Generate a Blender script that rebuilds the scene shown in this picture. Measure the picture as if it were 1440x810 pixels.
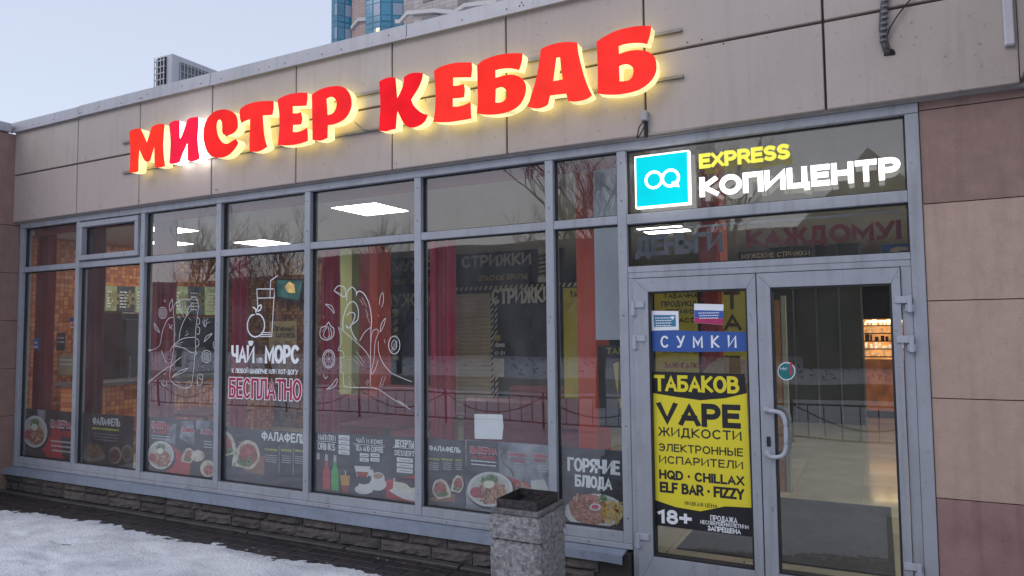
import bpy, bmesh, math, random
from mathutils import Vector, Matrix, noise
R = math.radians
random.seed(7)
S = bpy.context.scene
for o in list(bpy.data.objects): bpy.data.objects.remove(o)
C = S.collection

# ------------------------------------------------------------------ camera
EYE = 1.61; DIST = 4.4
YAW, PIT, ROL = R(27.205), R(3.453), R(-0.588)
FW = Vector((-math.sin(YAW)*math.cos(PIT), math.cos(YAW)*math.cos(PIT), math.sin(PIT)))
RI0 = Vector((math.cos(YAW), math.sin(YAW), 0)); UP0 = RI0.cross(FW)
RI = RI0*math.cos(ROL)+UP0*math.sin(ROL); UP = -RI0*math.sin(ROL)+UP0*math.cos(ROL)
CAM = Vector((0, -DIST, EYE))
cd = bpy.data.cameras.new('camera'); cam = bpy.data.objects.new('camera', cd); C.objects.link(cam)
M = Matrix((RI, UP, -FW)).transposed().to_4x4(); M.translation = CAM
cam.matrix_world = M
cd.sensor_width = 36; cd.lens = 25.0; cd.clip_start = .05; cd.clip_end = 2000
S.camera = cam
# ------------------------------------------------------------------ sky, sun
SUN_EL, SUN_AZ = 34, 205     # soft light from behind the camera (overcast dusk)
W = bpy.data.worlds.new('World'); S.world = W; W.use_nodes = True
nt = W.node_tree; nt.nodes.clear()
out = nt.nodes.new('ShaderNodeOutputWorld')
sky = nt.nodes.new('ShaderNodeTexSky'); sky.sky_type = 'NISHITA'; sky.sun_disc = False
sky.sun_elevation = R(SUN_EL); sky.sun_rotation = R(SUN_AZ)
b1 = nt.nodes.new('ShaderNodeBackground'); b1.inputs[1].default_value = .05
nt.links.new(sky.outputs[0], b1.inputs[0])
b2 = nt.nodes.new('ShaderNodeBackground'); b2.inputs[1].default_value = .64
tc = nt.nodes.new('ShaderNodeTexCoord'); sp = nt.nodes.new('ShaderNodeSeparateXYZ')
nt.links.new(tc.outputs['Generated'], sp.inputs[0])
cr = nt.nodes.new('ShaderNodeValToRGB')
cr.color_ramp.elements[0].position = .0; cr.color_ramp.elements[0].color = (.98, 1.04, 1.2, 1)
cr.color_ramp.elements[1].position = .7; cr.color_ramp.elements[1].color = (.80, .86, 1.06, 1)
nt.links.new(sp.outputs[2], cr.inputs[0]); nt.links.new(cr.outputs[0], b2.inputs[0])
ad = nt.nodes.new('ShaderNodeAddShader')
nt.links.new(b1.outputs[0], ad.inputs[0]); nt.links.new(b2.outputs[0], ad.inputs[1]); nt.links.new(ad.outputs[0], out.inputs[0])
sl = bpy.data.lights.new('sun', 'SUN'); sl.energy = .5; sl.angle = R(30); sl.color = (1, .95, .93)
so = bpy.data.objects.new('sun', sl); C.objects.link(so)
sd = Vector((math.sin(R(SUN_AZ))*math.cos(R(SUN_EL)), math.cos(R(SUN_AZ))*math.cos(R(SUN_EL)), math.sin(R(SUN_EL))))
so.rotation_euler = sd.to_track_quat('Z', 'Y').to_euler()
S.view_settings.view_transform = 'Standard'; S.view_settings.look = 'None'; S.view_settings.exposure = 0; S.view_settings.gamma = 1
S.cycles.max_bounces = 8; S.cycles.transparent_max_bounces = 16; S.cycles.sample_clamp_indirect = 4
S.cycles.caustics_reflective = False; S.cycles.caustics_refractive = False

# ------------------------------------------------------------------ surveying helpers (photo pixel -> point on a real plane)
def ray(px, py): return FW + RI*((px-720)/1000) - UP*((py-405)/1000)
def at(px, py, Y=0.0):
    d = ray(px, py); return CAM + d*((Y-CAM.y)/d.y)
def atz(px, py, z=0.0):
    d = ray(px, py); return CAM + d*((z-CAM.z)/d.z)
def atx(px, py, X):
    d = ray(px, py); return CAM + d*((X-CAM.x)/d.x)
def xat(px, Y, Z):
    k = (px-720)/1000; d0 = Vector((0, Y-CAM.y, Z-CAM.z))
    # (d0+X ex).RI = k (d0+X ex).FW
    return (k*d0.dot(FW)-d0.dot(RI))/(RI.x-k*FW.x)

# ------------------------------------------------------------------ object helpers
def tag(o, label=None, cat=None, group=None, kind=None):
    if label: o['label'] = label
    if cat: o['category'] = cat
    if group: o['group'] = group
    if kind: o['kind'] = kind
    return o
def empty(name, loc=(0, 0, 0)):
    o = bpy.data.objects.new(name, None); C.objects.link(o); o.location = loc; o.empty_display_size = .1; return o
def thing(name, label, cat, loc=(0, 0, 0), group=None):
    return tag(empty(name, loc), label, cat, group)
def worldloc(p):
    v = Vector((0, 0, 0))
    while p is not None: v = v + Vector(p.location); p = p.parent
    return v
class MB:
    def __init__(s): s.v = []; s.f = []; s.mi = []
    def add(s, vs, fs, mi=0):
        n = len(s.v); s.v += [tuple(v) for v in vs]; s.f += [tuple(i+n for i in f) for f in fs]; s.mi += [mi]*len(fs); return s
    def box(s, x0, x1, y0, y1, z0, z1, mi=0):
        if x0 > x1: x0, x1 = x1, x0
        if y0 > y1: y0, y1 = y1, y0
        if z0 > z1: z0, z1 = z1, z0
        vs = [(x0,y0,z0),(x1,y0,z0),(x1,y1,z0),(x0,y1,z0),(x0,y0,z1),(x1,y0,z1),(x1,y1,z1),(x0,y1,z1)]
        return s.add(vs, [(0,3,2,1),(4,5,6,7),(0,1,5,4),(1,2,6,5),(2,3,7,6),(3,0,4,7)], mi)
    def tube(s, path, r, n=8, r2=None, cap=True):
        path = [Vector(p) for p in path]; m = len(path); base = len(s.v)
        for i, p in enumerate(path):
            a = path[max(i-1, 0)]; b = path[min(i+1, m-1)]; t = (b-a).normalized()
            u = t.cross(Vector((0, 0, 1)))
            if u.length < .05: u = t.cross(Vector((0, 1, 0)))
            u.normalize(); w = t.cross(u)
            rr = r if r2 is None else r+(r2-r)*i/(m-1)
            for k in range(n):
                an = 2*math.pi*k/n; s.v.append(tuple(p+u*math.cos(an)*rr+w*math.sin(an)*rr))
        for i in range(m-1):
            for k in range(n):
                a = base+i*n+k; b = base+i*n+(k+1) % n
                s.f.append((a, b, b+n, a+n)); s.mi.append(0)
        if cap:
            s.f.append(tuple(base+k for k in range(n))); s.mi.append(0)
            s.f.append(tuple(base+(m-1)*n+k for k in range(n))[::-1]); s.mi.append(0)
        return s
    def slab(s, pts, y, th=.0006, mi=0):      # polygon in X,Z with small thickness behind y
        n = len(pts); a = [(p[0], y, p[1]) for p in pts]; b = [(p[0], y+th, p[1]) for p in pts]
        fs = [tuple(range(n)), tuple(range(n, 2*n))[::-1]]
        for i in range(n): j = (i+1) % n; fs.append((i, i+n, j+n, j))
        return s.add(a+b, fs, mi)
    def build(s, name, mats, parent=None, smooth=False, bevel=0, recalc=True):
        me = bpy.data.meshes.new(name)
        off = worldloc(parent)
        me.from_pydata([tuple(Vector(v)-off) for v in s.v], [], s.f)
        if not isinstance(mats, (list, tuple)): mats = [mats]
        for m in mats: me.materials.append(m)
        if len(mats) > 1: me.polygons.foreach_set('material_index', s.mi)
        if recalc or bevel:
            bm = bmesh.new(); bm.from_mesh(me)
            bmesh.ops.recalc_face_normals(bm, faces=bm.faces)
            if bevel:
                bmesh.ops.bevel(bm, geom=list(bm.edges), offset=bevel, segments=1, affect='EDGES', clamp_overlap=True)
            bm.to_mesh(me); bm.free()
        if smooth:
            me.polygons.foreach_set('use_smooth', [True]*len(me.polygons))
        o = bpy.data.objects.new(name, me); C.objects.link(o)
        if parent is not None: o.parent = parent
        return o
def bx(name, mat, parent, x0, x1, y0, y1, z0, z1, bevel=0):
    return MB().box(x0, x1, y0, y1, z0, z1).build(name, mat, parent, bevel=bevel)
def share(o, name, parent, loc):
    c = o.copy(); c.name = name; C.objects.link(c); c.parent = parent; c.location = loc; return c

# ------------------------------------------------------------------ materials
def nm(name):
    m = bpy.data.materials.new(name); m.use_nodes = True; n = m.node_tree
    b = n.nodes['Principled BSDF']; return m, n, b
def mat(name, col, rough=.6, var=.12, scale=6, metal=0, bump=0, bscale=60, coat=0, spec=None, streak=0, grime=0, fine=0):
    m, n, b = nm(name); L = n.links
    b.inputs['Roughness'].default_value = rough; b.inputs['Metallic'].default_value = metal
    if spec is not None: b.inputs['Specular IOR Level'].default_value = spec
    if coat: b.inputs['Coat Weight'].default_value = coat
    g = n.nodes.new('ShaderNodeNewGeometry'); mp = n.nodes.new('ShaderNodeMapping'); L.new(g.outputs['Position'], mp.inputs[0])
    t = n.nodes.new('ShaderNodeTexNoise'); t.inputs['Scale'].default_value = scale; t.inputs['Detail'].default_value = 7; t.inputs['Roughness'].default_value = .65
    L.new(mp.outputs[0], t.inputs[0])
    r = n.nodes.new('ShaderNodeValToRGB'); r.color_ramp.elements[0].position = .3; r.color_ramp.elements[1].position = .7
    lo = [max(0, c*(1-var)) for c in col]; hi = [min(1, c*(1+var)) for c in col]
    r.color_ramp.elements[0].color = (*lo, 1); r.color_ramp.elements[1].color = (*hi, 1)
    L.new(t.outputs[0], r.inputs[0]); cur = r.outputs[0]
    def mul(cur, fac_out, dark, amt):
        mx = n.nodes.new('ShaderNodeMix'); mx.data_type = 'RGBA'; mx.blend_type = 'MULTIPLY'
        mm = n.nodes.new('ShaderNodeMath'); mm.operation = 'MULTIPLY'; mm.inputs[1].default_value = amt
        L.new(fac_out, mm.inputs[0]); L.new(mm.outputs[0], mx.inputs[0]); L.new(cur, mx.inputs[6]); mx.inputs[7].default_value = (*dark, 1)
        return mx.outputs[2]
    if streak:
        m2 = n.nodes.new('ShaderNodeMapping'); m2.inputs['Scale'].default_value = (9, 9, .7); L.new(g.outputs['Position'], m2.inputs[0])
        t2 = n.nodes.new('ShaderNodeTexNoise'); t2.inputs['Scale'].default_value = 2.2; t2.inputs['Detail'].default_value = 6; L.new(m2.outputs[0], t2.inputs[0])
        r2 = n.nodes.new('ShaderNodeMapRange'); r2.inputs[1].default_value = .5; r2.inputs[2].default_value = .78; L.new(t2.outputs[0], r2.inputs[0])
        cur = mul(cur, r2.outputs[0], (.55, .5, .46), streak)
    if grime:
        t3 = n.nodes.new('ShaderNodeTexNoise'); t3.inputs['Scale'].default_value = 34; t3.inputs['Detail'].default_value = 3; L.new(mp.outputs[0], t3.inputs[0])
        r3 = n.nodes.new('ShaderNodeMapRange'); r3.inputs[1].default_value = .66; r3.inputs[2].default_value = .74; L.new(t3.outputs[0], r3.inputs[0])
        cur = mul(cur, r3.outputs[0], (.35, .33, .32), grime)
    if fine:
        t4 = n.nodes.new('ShaderNodeTexNoise'); t4.inputs['Scale'].default_value = 260; t4.inputs['Detail'].default_value = 2; L.new(mp.outputs[0], t4.inputs[0])
        r4 = n.nodes.new('ShaderNodeMapRange'); r4.inputs[1].default_value = .35; r4.inputs[2].default_value = .65; L.new(t4.outputs[0], r4.inputs[0])
        cur = mul(cur, r4.outputs[0], (.6, .6, .6), fine)
    L.new(cur, b.inputs['Base Color'])
    if bump:
        t5 = n.nodes.new('ShaderNodeTexNoise'); t5.inputs['Scale'].default_value = bscale; t5.inputs['Detail'].default_value = 5; L.new(mp.outputs[0], t5.inputs[0])
        bp = n.nodes.new('ShaderNodeBump'); bp.inputs['Strength'].default_value = bump; bp.inputs['Distance'].default_value = .01
        L.new(t5.outputs[0], bp.inputs['Height']); L.new(bp.outputs[0], b.inputs['Normal'])
    return m
def emi(name, col, strength, var=0, base=None, scale=8):
    m, n, b = nm(name); L = n.links
    b.inputs['Base Color'].default_value = (*(base or [c*.6 for c in col]), 1); b.inputs['Roughness'].default_value = .6; b.inputs['Specular IOR Level'].default_value = .08
    b.inputs['Emission Color'].default_value = (*col, 1); b.inputs['Emission Strength'].default_value = strength
    if var:
        g = n.nodes.new('ShaderNodeNewGeometry'); t = n.nodes.new('ShaderNodeTexNoise'); t.inputs['Scale'].default_value = scale; t.inputs['Detail'].default_value = 3
        L.new(g.outputs['Position'], t.inputs[0])
        r = n.nodes.new('ShaderNodeMapRange'); r.inputs[1].default_value = .3; r.inputs[2].default_value = .7
        r.inputs[3].default_value = strength*(1-var); r.inputs[4].default_value = strength*(1+var)
        L.new(t.outputs[0], r.inputs[0]); L.new(r.outputs[0], b.inputs['Emission Strength'])
    return m
def glassmat(name, ior=1.55, tint=(.96, .975, .97), dirt=.03, wave=.012):
    m = bpy.data.materials.new(name); m.use_nodes = True; n = m.node_tree; L = n.links; n.nodes.clear()
    o = n.nodes.new('ShaderNodeOutputMaterial')
    tr = n.nodes.new('ShaderNodeBsdfTransparent'); tr.inputs[0].default_value = (*tint, 1)
    gl = n.nodes.new('ShaderNodeBsdfGlossy'); gl.inputs['Roughness'].default_value = 0.0; gl.inputs[0].default_value = (1, 1, 1, 1)
    fr = n.nodes.new('ShaderNodeFresnel'); fr.inputs[0].default_value = ior
    g = n.nodes.new('ShaderNodeNewGeometry'); t = n.nodes.new('ShaderNodeTexNoise'); t.inputs['Scale'].default_value = 1.3; t.inputs['Detail'].default_value = 1
    L.new(g.outputs['Position'], t.inputs[0])
    bp = n.nodes.new('ShaderNodeBump'); bp.inputs['Strength'].default_value = wave*8; bp.inputs['Distance'].default_value = .02
    L.new(t.outputs[0], bp.inputs['Height']); L.new(bp.outputs[0], gl.inputs['Normal'])
    bk = n.nodes.new('ShaderNodeMath'); bk.operation = 'SUBTRACT'; bk.inputs[0].default_value = 1; L.new(g.outputs['Backfacing'], bk.inputs[1])
    fm = n.nodes.new('ShaderNodeMath'); fm.operation = 'MULTIPLY'; L.new(fr.outputs[0], fm.inputs[0]); L.new(bk.outputs[0], fm.inputs[1])
    f2 = n.nodes.new('ShaderNodeMath'); f2.operation = 'MULTIPLY'; f2.use_clamp = True; f2.inputs[1].default_value = 2.3; L.new(fm.outputs[0], f2.inputs[0])
    mx = n.nodes.new('ShaderNodeMixShader'); L.new(f2.outputs[0], mx.inputs[0]); L.new(tr.outputs[0], mx.inputs[1]); L.new(gl.outputs[0], mx.inputs[2])
    df = n.nodes.new('ShaderNodeBsdfDiffuse'); df.inputs[0].default_value = (.55, .56, .58, 1)
    t2 = n.nodes.new('ShaderNodeTexNoise'); t2.inputs['Scale'].default_value = 3.5; t2.inputs['Detail'].default_value = 8; t2.inputs['Roughness'].default_value = .7
    mp = n.nodes.new('ShaderNodeMapping'); mp.inputs['Scale'].default_value = (1.6, 1, .7); L.new(g.outputs['Position'], mp.inputs[0]); L.new(mp.outputs[0], t2.inputs[0])
    r = n.nodes.new('ShaderNodeMapRange'); r.inputs[1].default_value = .35; r.inputs[2].default_value = .75; r.inputs[3].default_value = dirt*.25; r.inputs[4].default_value = dirt*1.8
    L.new(t2.outputs[0], r.inputs[0])
    m2 = n.nodes.new('ShaderNodeMixShader'); L.new(r.outputs[0], m2.inputs[0]); L.new(mx.outputs[0], m2.inputs[1]); L.new(df.outputs[0], m2.inputs[2])
    L.new(m2.outputs[0], o.inputs[0]); return m
def tiles(name, cols, w, h, mortar, rough=.4, gap=.004, bumpy=.3, axis='x', emit=0):
    """mosaic / brick texture on a vertical plane; axis = horizontal world axis used"""
    m, n, b = nm(name); L = n.links
    g = n.nodes.new('ShaderNodeNewGeometry'); s = n.nodes.new('ShaderNodeSeparateXYZ'); c = n.nodes.new('ShaderNodeCombineXYZ')
    L.new(g.outputs['Position'], s.inputs[0]); L.new(s.outputs[{'x': 0, 'y': 1}[axis]], c.inputs[0]); L.new(s.outputs[2], c.inputs[1])
    t = n.nodes.new('ShaderNodeTexBrick'); t.offset = 0; t.inputs['Scale'].default_value = 1; t.inputs['Brick Width'].default_value = w; t.inputs['Row Height'].default_value = h
    t.inputs['Mortar Size'].default_value = gap; t.inputs['Mortar'].default_value = (*mortar, 1); t.inputs['Bias'].default_value = 0
    L.new(c.outputs[0], t.inputs[0])
    sn = n.nodes.new('ShaderNodeVectorMath'); sn.operation = 'SNAP'; sn.inputs[1].default_value = (w, h, 1); L.new(c.outputs[0], sn.inputs[0])
    wn = n.nodes.new('ShaderNodeTexWhiteNoise'); L.new(sn.outputs[0], wn.inputs[0])
    r = n.nodes.new('ShaderNodeValToRGB'); r.color_ramp.interpolation = 'CONSTANT'
    while len(r.color_ramp.elements) < len(cols): r.color_ramp.elements.new(.5)
    for i, cc in enumerate(cols): r.color_ramp.elements[i].position = i/len(cols); r.color_ramp.elements[i].color = (*cc, 1)
    L.new(wn.outputs[0], r.inputs[0]); L.new(r.outputs[0], t.inputs['Color1']); L.new(r.outputs[0], t.inputs['Color2'])
    L.new(t.outputs[0], b.inputs['Base Color']); b.inputs['Roughness'].default_value = rough
    bp = n.nodes.new('ShaderNodeBump'); bp.inputs['Strength'].default_value = bumpy; bp.inputs['Distance'].default_value = .004; bp.invert = True
    L.new(t.outputs[1], bp.inputs['Height']); L.new(bp.outputs[0], b.inputs['Normal'])
    return m
def mottled(name, cols, scale=30, rough=.5, stretch=(1, 1, 1), kind='vor', seed=0):
    """flat printed picture stuff: food surfaces etc."""
    m, n, b = nm(name); L = n.links
    g = n.nodes.new('ShaderNodeNewGeometry'); mp = n.nodes.new('ShaderNodeMapping'); mp.inputs['Scale'].default_value = stretch; mp.inputs['Location'].default_value = (seed, 0, seed)
    L.new(g.outputs['Position'], mp.inputs[0])
    if kind == 'vor':
        t = n.nodes.new('ShaderNodeTexVoronoi'); t.inputs['Scale'].default_value = scale; t.inputs['Randomness'].default_value = 1
        L.new(mp.outputs[0], t.inputs[0]); s = n.nodes.new('ShaderNodeSeparateColor'); L.new(t.outputs['Color'], s.inputs[0]); f = s.outputs[0]
    else:
        t = n.nodes.new('ShaderNodeTexNoise'); t.inputs['Scale'].default_value = scale; t.inputs['Detail'].default_value = 4; t.inputs['Distortion'].default_value = .8
        L.new(mp.outputs[0], t.inputs[0]); rr = n.nodes.new('ShaderNodeMapRange'); rr.inputs[1].default_value = .3; rr.inputs[2].default_value = .7; L.new(t.outputs[0], rr.inputs[0]); f = rr.outputs[0]
    r = n.nodes.new('ShaderNodeValToRGB')
    while len(r.color_ramp.elements) < len(cols): r.color_ramp.elements.new(.5)
    for i, cc in enumerate(cols): r.color_ramp.elements[i].position = i/max(1, len(cols)-1); r.color_ramp.elements[i].color = (*cc, 1)
    L.new(f, r.inputs[0]); L.new(r.outputs[0], b.inputs['Base Color']); b.inputs['Roughness'].default_value = rough
    return m
FR = mat('frame_paint', (.345, .36, .405), .45, .09, 5, bump=.06, bscale=200, grime=.45, streak=.5, fine=.08)
GASK = mat('rubber_gasket', (.02, .02, .024), .6)
PANEL = mat('fascia_panel_paint', (.465, .395, .36), .55, .06, 1.3, bump=.12, bscale=9, streak=.2, grime=.3, fine=.12)
PANELS = [PANEL, mat('fascia_panel_worn', (.475, .41, .37), .5, .07, 2.1, bump=.14, bscale=7, streak=.32, grime=.45, fine=.12), mat('fascia_panel_rosy', (.45, .375, .35), .6, .07, 1.1, bump=.12, bscale=11, streak=.16, grime=.4, fine=.12)]
PBACK = mat('fascia_backing', (.38, .35, .325), .6, .08, 4, streak=.4)
JOINT = mat('joint_recess', (.16, .13, .125), .8)
COPE = mat('coping_metal', (.44, .43, .46), .42, .06, 2, metal=.15, bump=.1, bscale=5, streak=.35, grime=.4)
BROWN = mat('brown_stone', (.31, .195, .165), .6, .14, 9, bump=.2, bscale=160, fine=.4, streak=.3, grime=.15)
BEIGE = mat('beige_stone', (.49, .345, .275), .6, .08, 9, bump=.2, bscale=160, fine=.4, streak=.28, grime=.15)
ROSE = mat('rose_stone', (.33, .195, .185), .55, .25, 3, bump=.2, bscale=160, fine=.4, streak=.5, grime=.2)
GLASS = glassmat('window_glass'); GLASS2 = glassmat('door_glass', 1.5, (.93, .94, .92), .015)
SILL = mat('sill_metal', (.28, .32, .40), .4, .1, 5, metal=.2, bump=.15, bscale=6, grime=.6, streak=.4)
BLACK = mat('black_matte', (.012, .012, .015), .6); WHITE = mat('white_vinyl', (.82, .84, .88), .5, .03)
GREY = mat('grey_print', (.5, .52, .55), .5)

# ------------------------------------------------------------------ ground
snow_m, n_, b_ = nm('snow'); L_ = n_.links
b_.inputs['Roughness'].default_value = .7; b_.inputs['Subsurface Weight'].default_value = 0
g_ = n_.nodes.new('ShaderNodeNewGeometry'); t_ = n_.nodes.new('ShaderNodeTexNoise'); t_.inputs['Scale'].default_value = 3; t_.inputs['Detail'].default_value = 8; t_.inputs['Roughness'].default_value = .6
L_.new(g_.outputs['Position'], t_.inputs[0]); r_ = n_.nodes.new('ShaderNodeValToRGB')
r_.color_ramp.elements[0].position = .22; r_.color_ramp.elements[0].color = (.52, .54, .59, 1); r_.color_ramp.elements[1].position = .6; r_.color_ramp.elements[1].color = (.84, .86, .90, 1)
L_.new(t_.outputs[0], r_.inputs[0])
t2_ = n_.nodes.new('ShaderNodeTexNoise'); t2_.inputs['Scale'].default_value = 60; t2_.inputs['Detail'].default_value = 4; L_.new(g_.outputs['Position'], t2_.inputs[0])
rr_ = n_.nodes.new('ShaderNodeMapRange'); rr_.inputs[1].default_value = .64; rr_.inputs[2].default_value = .72; L_.new(t2_.outputs[0], rr_.inputs[0])
mx_ = n_.nodes.new('ShaderNodeMix'); mx_.data_type = 'RGBA'; L_.new(rr_.outputs[0], mx_.inputs[0]); L_.new(r_.outputs[0], mx_.inputs[6]); mx_.inputs[7].default_value = (.33, .31, .30, 1)
L_.new(mx_.outputs[2], b_.inputs['Base Color'])
bp_ = n_.nodes.new('ShaderNodeBump'); bp_.inputs['Strength'].default_value = .6; bp_.inputs['Distance'].default_value = .02; L_.new(t2_.outputs[0], bp_.inputs['Height']); L_.new(bp_.outputs[0], b_.inputs['Normal'])
SNOW = snow_m
WETA = mat('wet_asphalt', (.035, .035, .038), .35, .3, 4, bump=.3, bscale=90)
o = MB().add([(-600, -600, -.05), (600, -600, -.05), (600, 600, -.05), (-600, 600, -.05)], [(0, 1, 2, 3)]).build('ground', SNOW, recalc=False); tag(o, kind='structure')
pav = MB().box(-12, 6, -2.6, -.02, -.04, -.012).build('pavement', mat('paver_joint_sand', (.02, .019, .019), .7)); tag(pav, kind='structure')
PAVM = [mat('wet_paver', (.042, .034, .034), .38, .35, 12, bump=.4, bscale=120, spec=.35), mat('wet_paver_dark', (.03, .028, .03), .32, .35, 12, bump=.4, bscale=120, spec=.35)]
pv_mesh = []
for k in range(6):
    mb = MB(); j = [random.uniform(-.002, .002) for _ in range(4)]
    x, y = .098, .048
    mb.add([(-x, -y, -.03), (x, -y, -.03), (x, y, -.03), (-x, y, -.03), (-x, -y, j[0]), (x, -y, j[1]), (x, y, j[2]), (-x, y, j[3])],
           [(0, 3, 2, 1), (4, 5, 6, 7), (0, 1, 5, 4), (1, 2, 6, 5), (2, 3, 7, 6), (3, 0, 4, 7)])
    ob = mb.build('paver', PAVM[k % 2], bevel=.004); pv_mesh.append(ob.data); bpy.data.objects.remove(ob)
cells = []
ny = 24; nx = 84
for j in range(ny):
    for i in range(nx):
        X = -10.5+i*.2+(.1 if j % 2 else 0); Y = -.09-j*.1
        cells.append((X, Y))
def pxof(X, Y, Z):
    d = Vector((X, Y, Z))-CAM; w = d.dot(FW)
    return (720+1000*d.dot(RI)/w, 405-1000*d.dot(UP)/w, w) if w > 0 else (-1, -1, w)
vis = []
rest = []
for X, Y in cells:
    px, py, w = pxof(X, Y, 0)
    if w > 0 and -10 < px < 1450 and py < 830 and not (Y < -1.0 and X < -4): vis.append((w, X, Y))
    else: rest.append((X, Y))
vis.sort(); rest += [(a, b) for _, a, b in vis[290:]]
for _, X, Y in vis[:290]:
    ob = bpy.data.objects.new('paver', random.choice(pv_mesh)); C.objects.link(ob); ob.parent = pav; ob.location = (X, Y, random.uniform(-.002, .002))
mb = MB()
for X, Y in rest:
    x, y = .097, .047; z = random.uniform(-.003, .002)
    mb.add([(X-x, Y-y, z), (X+x, Y-y, z), (X+x, Y+y, z), (X-x, Y+y, z)], [(0, 1, 2, 3)])
tag(mb.build('paver_field', PAVM[0], pav, recalc=False), kind='stuff')
# snow bank with a ragged melting edge
edge = [(0, 718), (60, 724), (115, 733), (200, 748), (310, 768), (430, 793), (530, 808)]
ew = [atz(a, b, 0) for a, b in edge]
ew = [(-14, ew[0].y+.3)]+[(p.x, p.y) for p in ew]+[(0, ew[-1].y-.8), (6, ew[-1].y-1.5)]
print('SNOW EDGE', [(round(a, 2), round(b, 2)) for a, b in ew])
def edgeY(x):
    for (a, b), (c, d) in zip(ew, ew[1:]):
        if a <= x <= c: return b+(d-b)*(x-a)/(c-a)
    return ew[-1][1]
FOOT = [(random.uniform(-7, -2.5), random.uniform(-2.6, -.8), random.uniform(-.5, .5)) for _ in range(34)]
def snowz(x, y):
    d = edgeY(x)-y    # >0 inside the snow
    n1 = noise.noise(Vector((x*4, y*6, 3)))*.06+noise.noise(Vector((x*14, y*22, 9)))*.06+noise.noise(Vector((x*34, y*44, 4)))*.03+noise.noise(Vector((x*1.3, y*1.3, 5)))*.06
    k = max(-1, min(1, (d+n1)/.16))
    z = .016*k
    if k > 0:
        z += min(1, (d)/1.0 if d > 0 else 0)*.02
        z += (noise.noise(Vector((x*2.3, y*2.3, 0)))*.010+noise.noise(Vector((x*9, y*9, 2)))*.006+noise.noise(Vector((x*26, y*26, 2)))*.006+noise.noise(Vector((x*45, y*45, 7)))*.003)*k
        for fx, fy, fa in FOOT:
            u = ((x-fx)*math.cos(fa)+(y-fy)*math.sin(fa))/.15; v = (-(x-fx)*math.sin(fa)+(y-fy)*math.cos(fa))/.055; q = u*u+v*v
            if q < 2.2: z -= .013*max(0, 1-q*q/2)*k; z += .004*max(0, 1-abs(q-1.6)/.6)
    return z
def snowgrid(x0, x1, y0, y1, st):
    nx = int((x1-x0)/st); ny = int((y1-y0)/st); mb = MB()
    vs = []; fs = []
    for j in range(ny+1):
        for i in range(nx+1):
            x = x0+(x1-x0)*i/nx; y = y0+(y1-y0)*j/ny; vs.append((x, y, snowz(x, y)))
    for j in range(ny):
        for i in range(nx): a = j*(nx+1)+i; fs.append((a, a+1, a+nx+2, a+nx+1))
    mb.add(vs, fs); return mb
mb = snowgrid(-10, 0, -4.2, -.3, .023)
o = mb.build('snow', SNOW, smooth=True, recalc=False); tag(o, kind='structure')
mb = MB(); mb.add([(-60, -60, -.01), (60, -60, -.01), (60, -4.15, .03), (-60, -4.15, .03)], [(0, 1, 2, 3)])
mb.add([(-60, -4.15, .03), (-10, -4.15, .03), (-10, -.9, .03), (-60, -.9, .03)], [(0, 1, 2, 3)])
mb.add([(0, -4.15, .03), (60, -4.15, .03), (60, -3.3, .02), (0, -3.3, .02)], [(0, 1, 2, 3)])
tag(mb.build('snow_field', SNOW, recalc=False), kind='structure')
tag(MB().box(-60, 60, -17, -12.5, -.02, .035).build('road', WETA), kind='structure')

lt_ = MB(); r9 = random.Random(3)
for k in range(110):
    x = r9.uniform(-8, -1); y = r9.uniform(-.9, -.2) if x < -3 else r9.uniform(-1.6, -.2); a = r9.uniform(0, 3.1); l = r9.uniform(.004, .016); w_ = l*r9.uniform(.2, .8); c, s_ = math.cos(a), math.sin(a); z = .003
    lt_.add([(x-c*l, y-s_*l, z), (x+s_*w_, y-c*w_, z+.002), (x+c*l, y+s_*l, z+.003), (x-s_*w_, y+c*w_, z+.001)], [(0, 1, 2, 3)])
tag(lt_.build('grit', mat('pale_grit', (.30, .28, .26), .8, .5, 40), recalc=False), 'small pale grit and litter scattered on the wet dark paving', 'grit', kind='stuff')
# ------------------------------------------------------------------ storefront glazing
XC = [v*DIST for v in (-1.86137606, -1.63426075, -1.40566445, -1.17142787, -.93614622, -.6892204, -.44452808, -.32803301, .0482418)]
ZT = .27510442*DIST+EYE; ZM = .16107323*DIST+EYE; ZB = -.29593978*DIST+EYE
HW = .03; Y0, Y1 = -.035, .06
store = thing('storefront_glazing', 'grey aluminium shopfront of tall glass panes beneath the red lettered fascia', 'shopfront', (XC[0], 0, ZB))
ZTt = ZT; ZTb = ZT-.055
for i in range(8):
    bx('mullion', FR, store, XC[i]-HW, XC[i]+HW, Y0, Y1, ZB-.035, ZTb-.001 if i else ZTb-.001, .003)
bx('mullion', FR, store, XC[8]-.045, XC[8]+.02, Y0, Y1, .02, ZTb-.001, .003)
bx('head_rail', FR, store, XC[0]-HW, XC[8]+.02, Y0-.004, Y1, ZTb, ZTt, .003)
bx('bottom_rail', FR, store, XC[0]-HW, XC[7]+HW, Y0-.006, Y1, ZB-.07, ZB-.036, .003)
def pane(x0, x1, z0, z1, name='pane', par=store, g=GLASS, y=.012):
    gk = MB()
    t = .008
    for a in ((x0, x1, z0, z0+t), (x0, x1, z1-t, z1), (x0, x0+t, z0+t, z1-t), (x1-t, x1, z0+t, z1-t)):
        gk.box(a[0], a[1], y-.012, y+.02, a[2], a[3])
    gk.build('gasket', GASK, par)
    return bx(name, g, par, x0+t+.0005, x1-t-.0005, y, y+.006, z0+t+.0005, z1-t-.0005)
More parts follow.
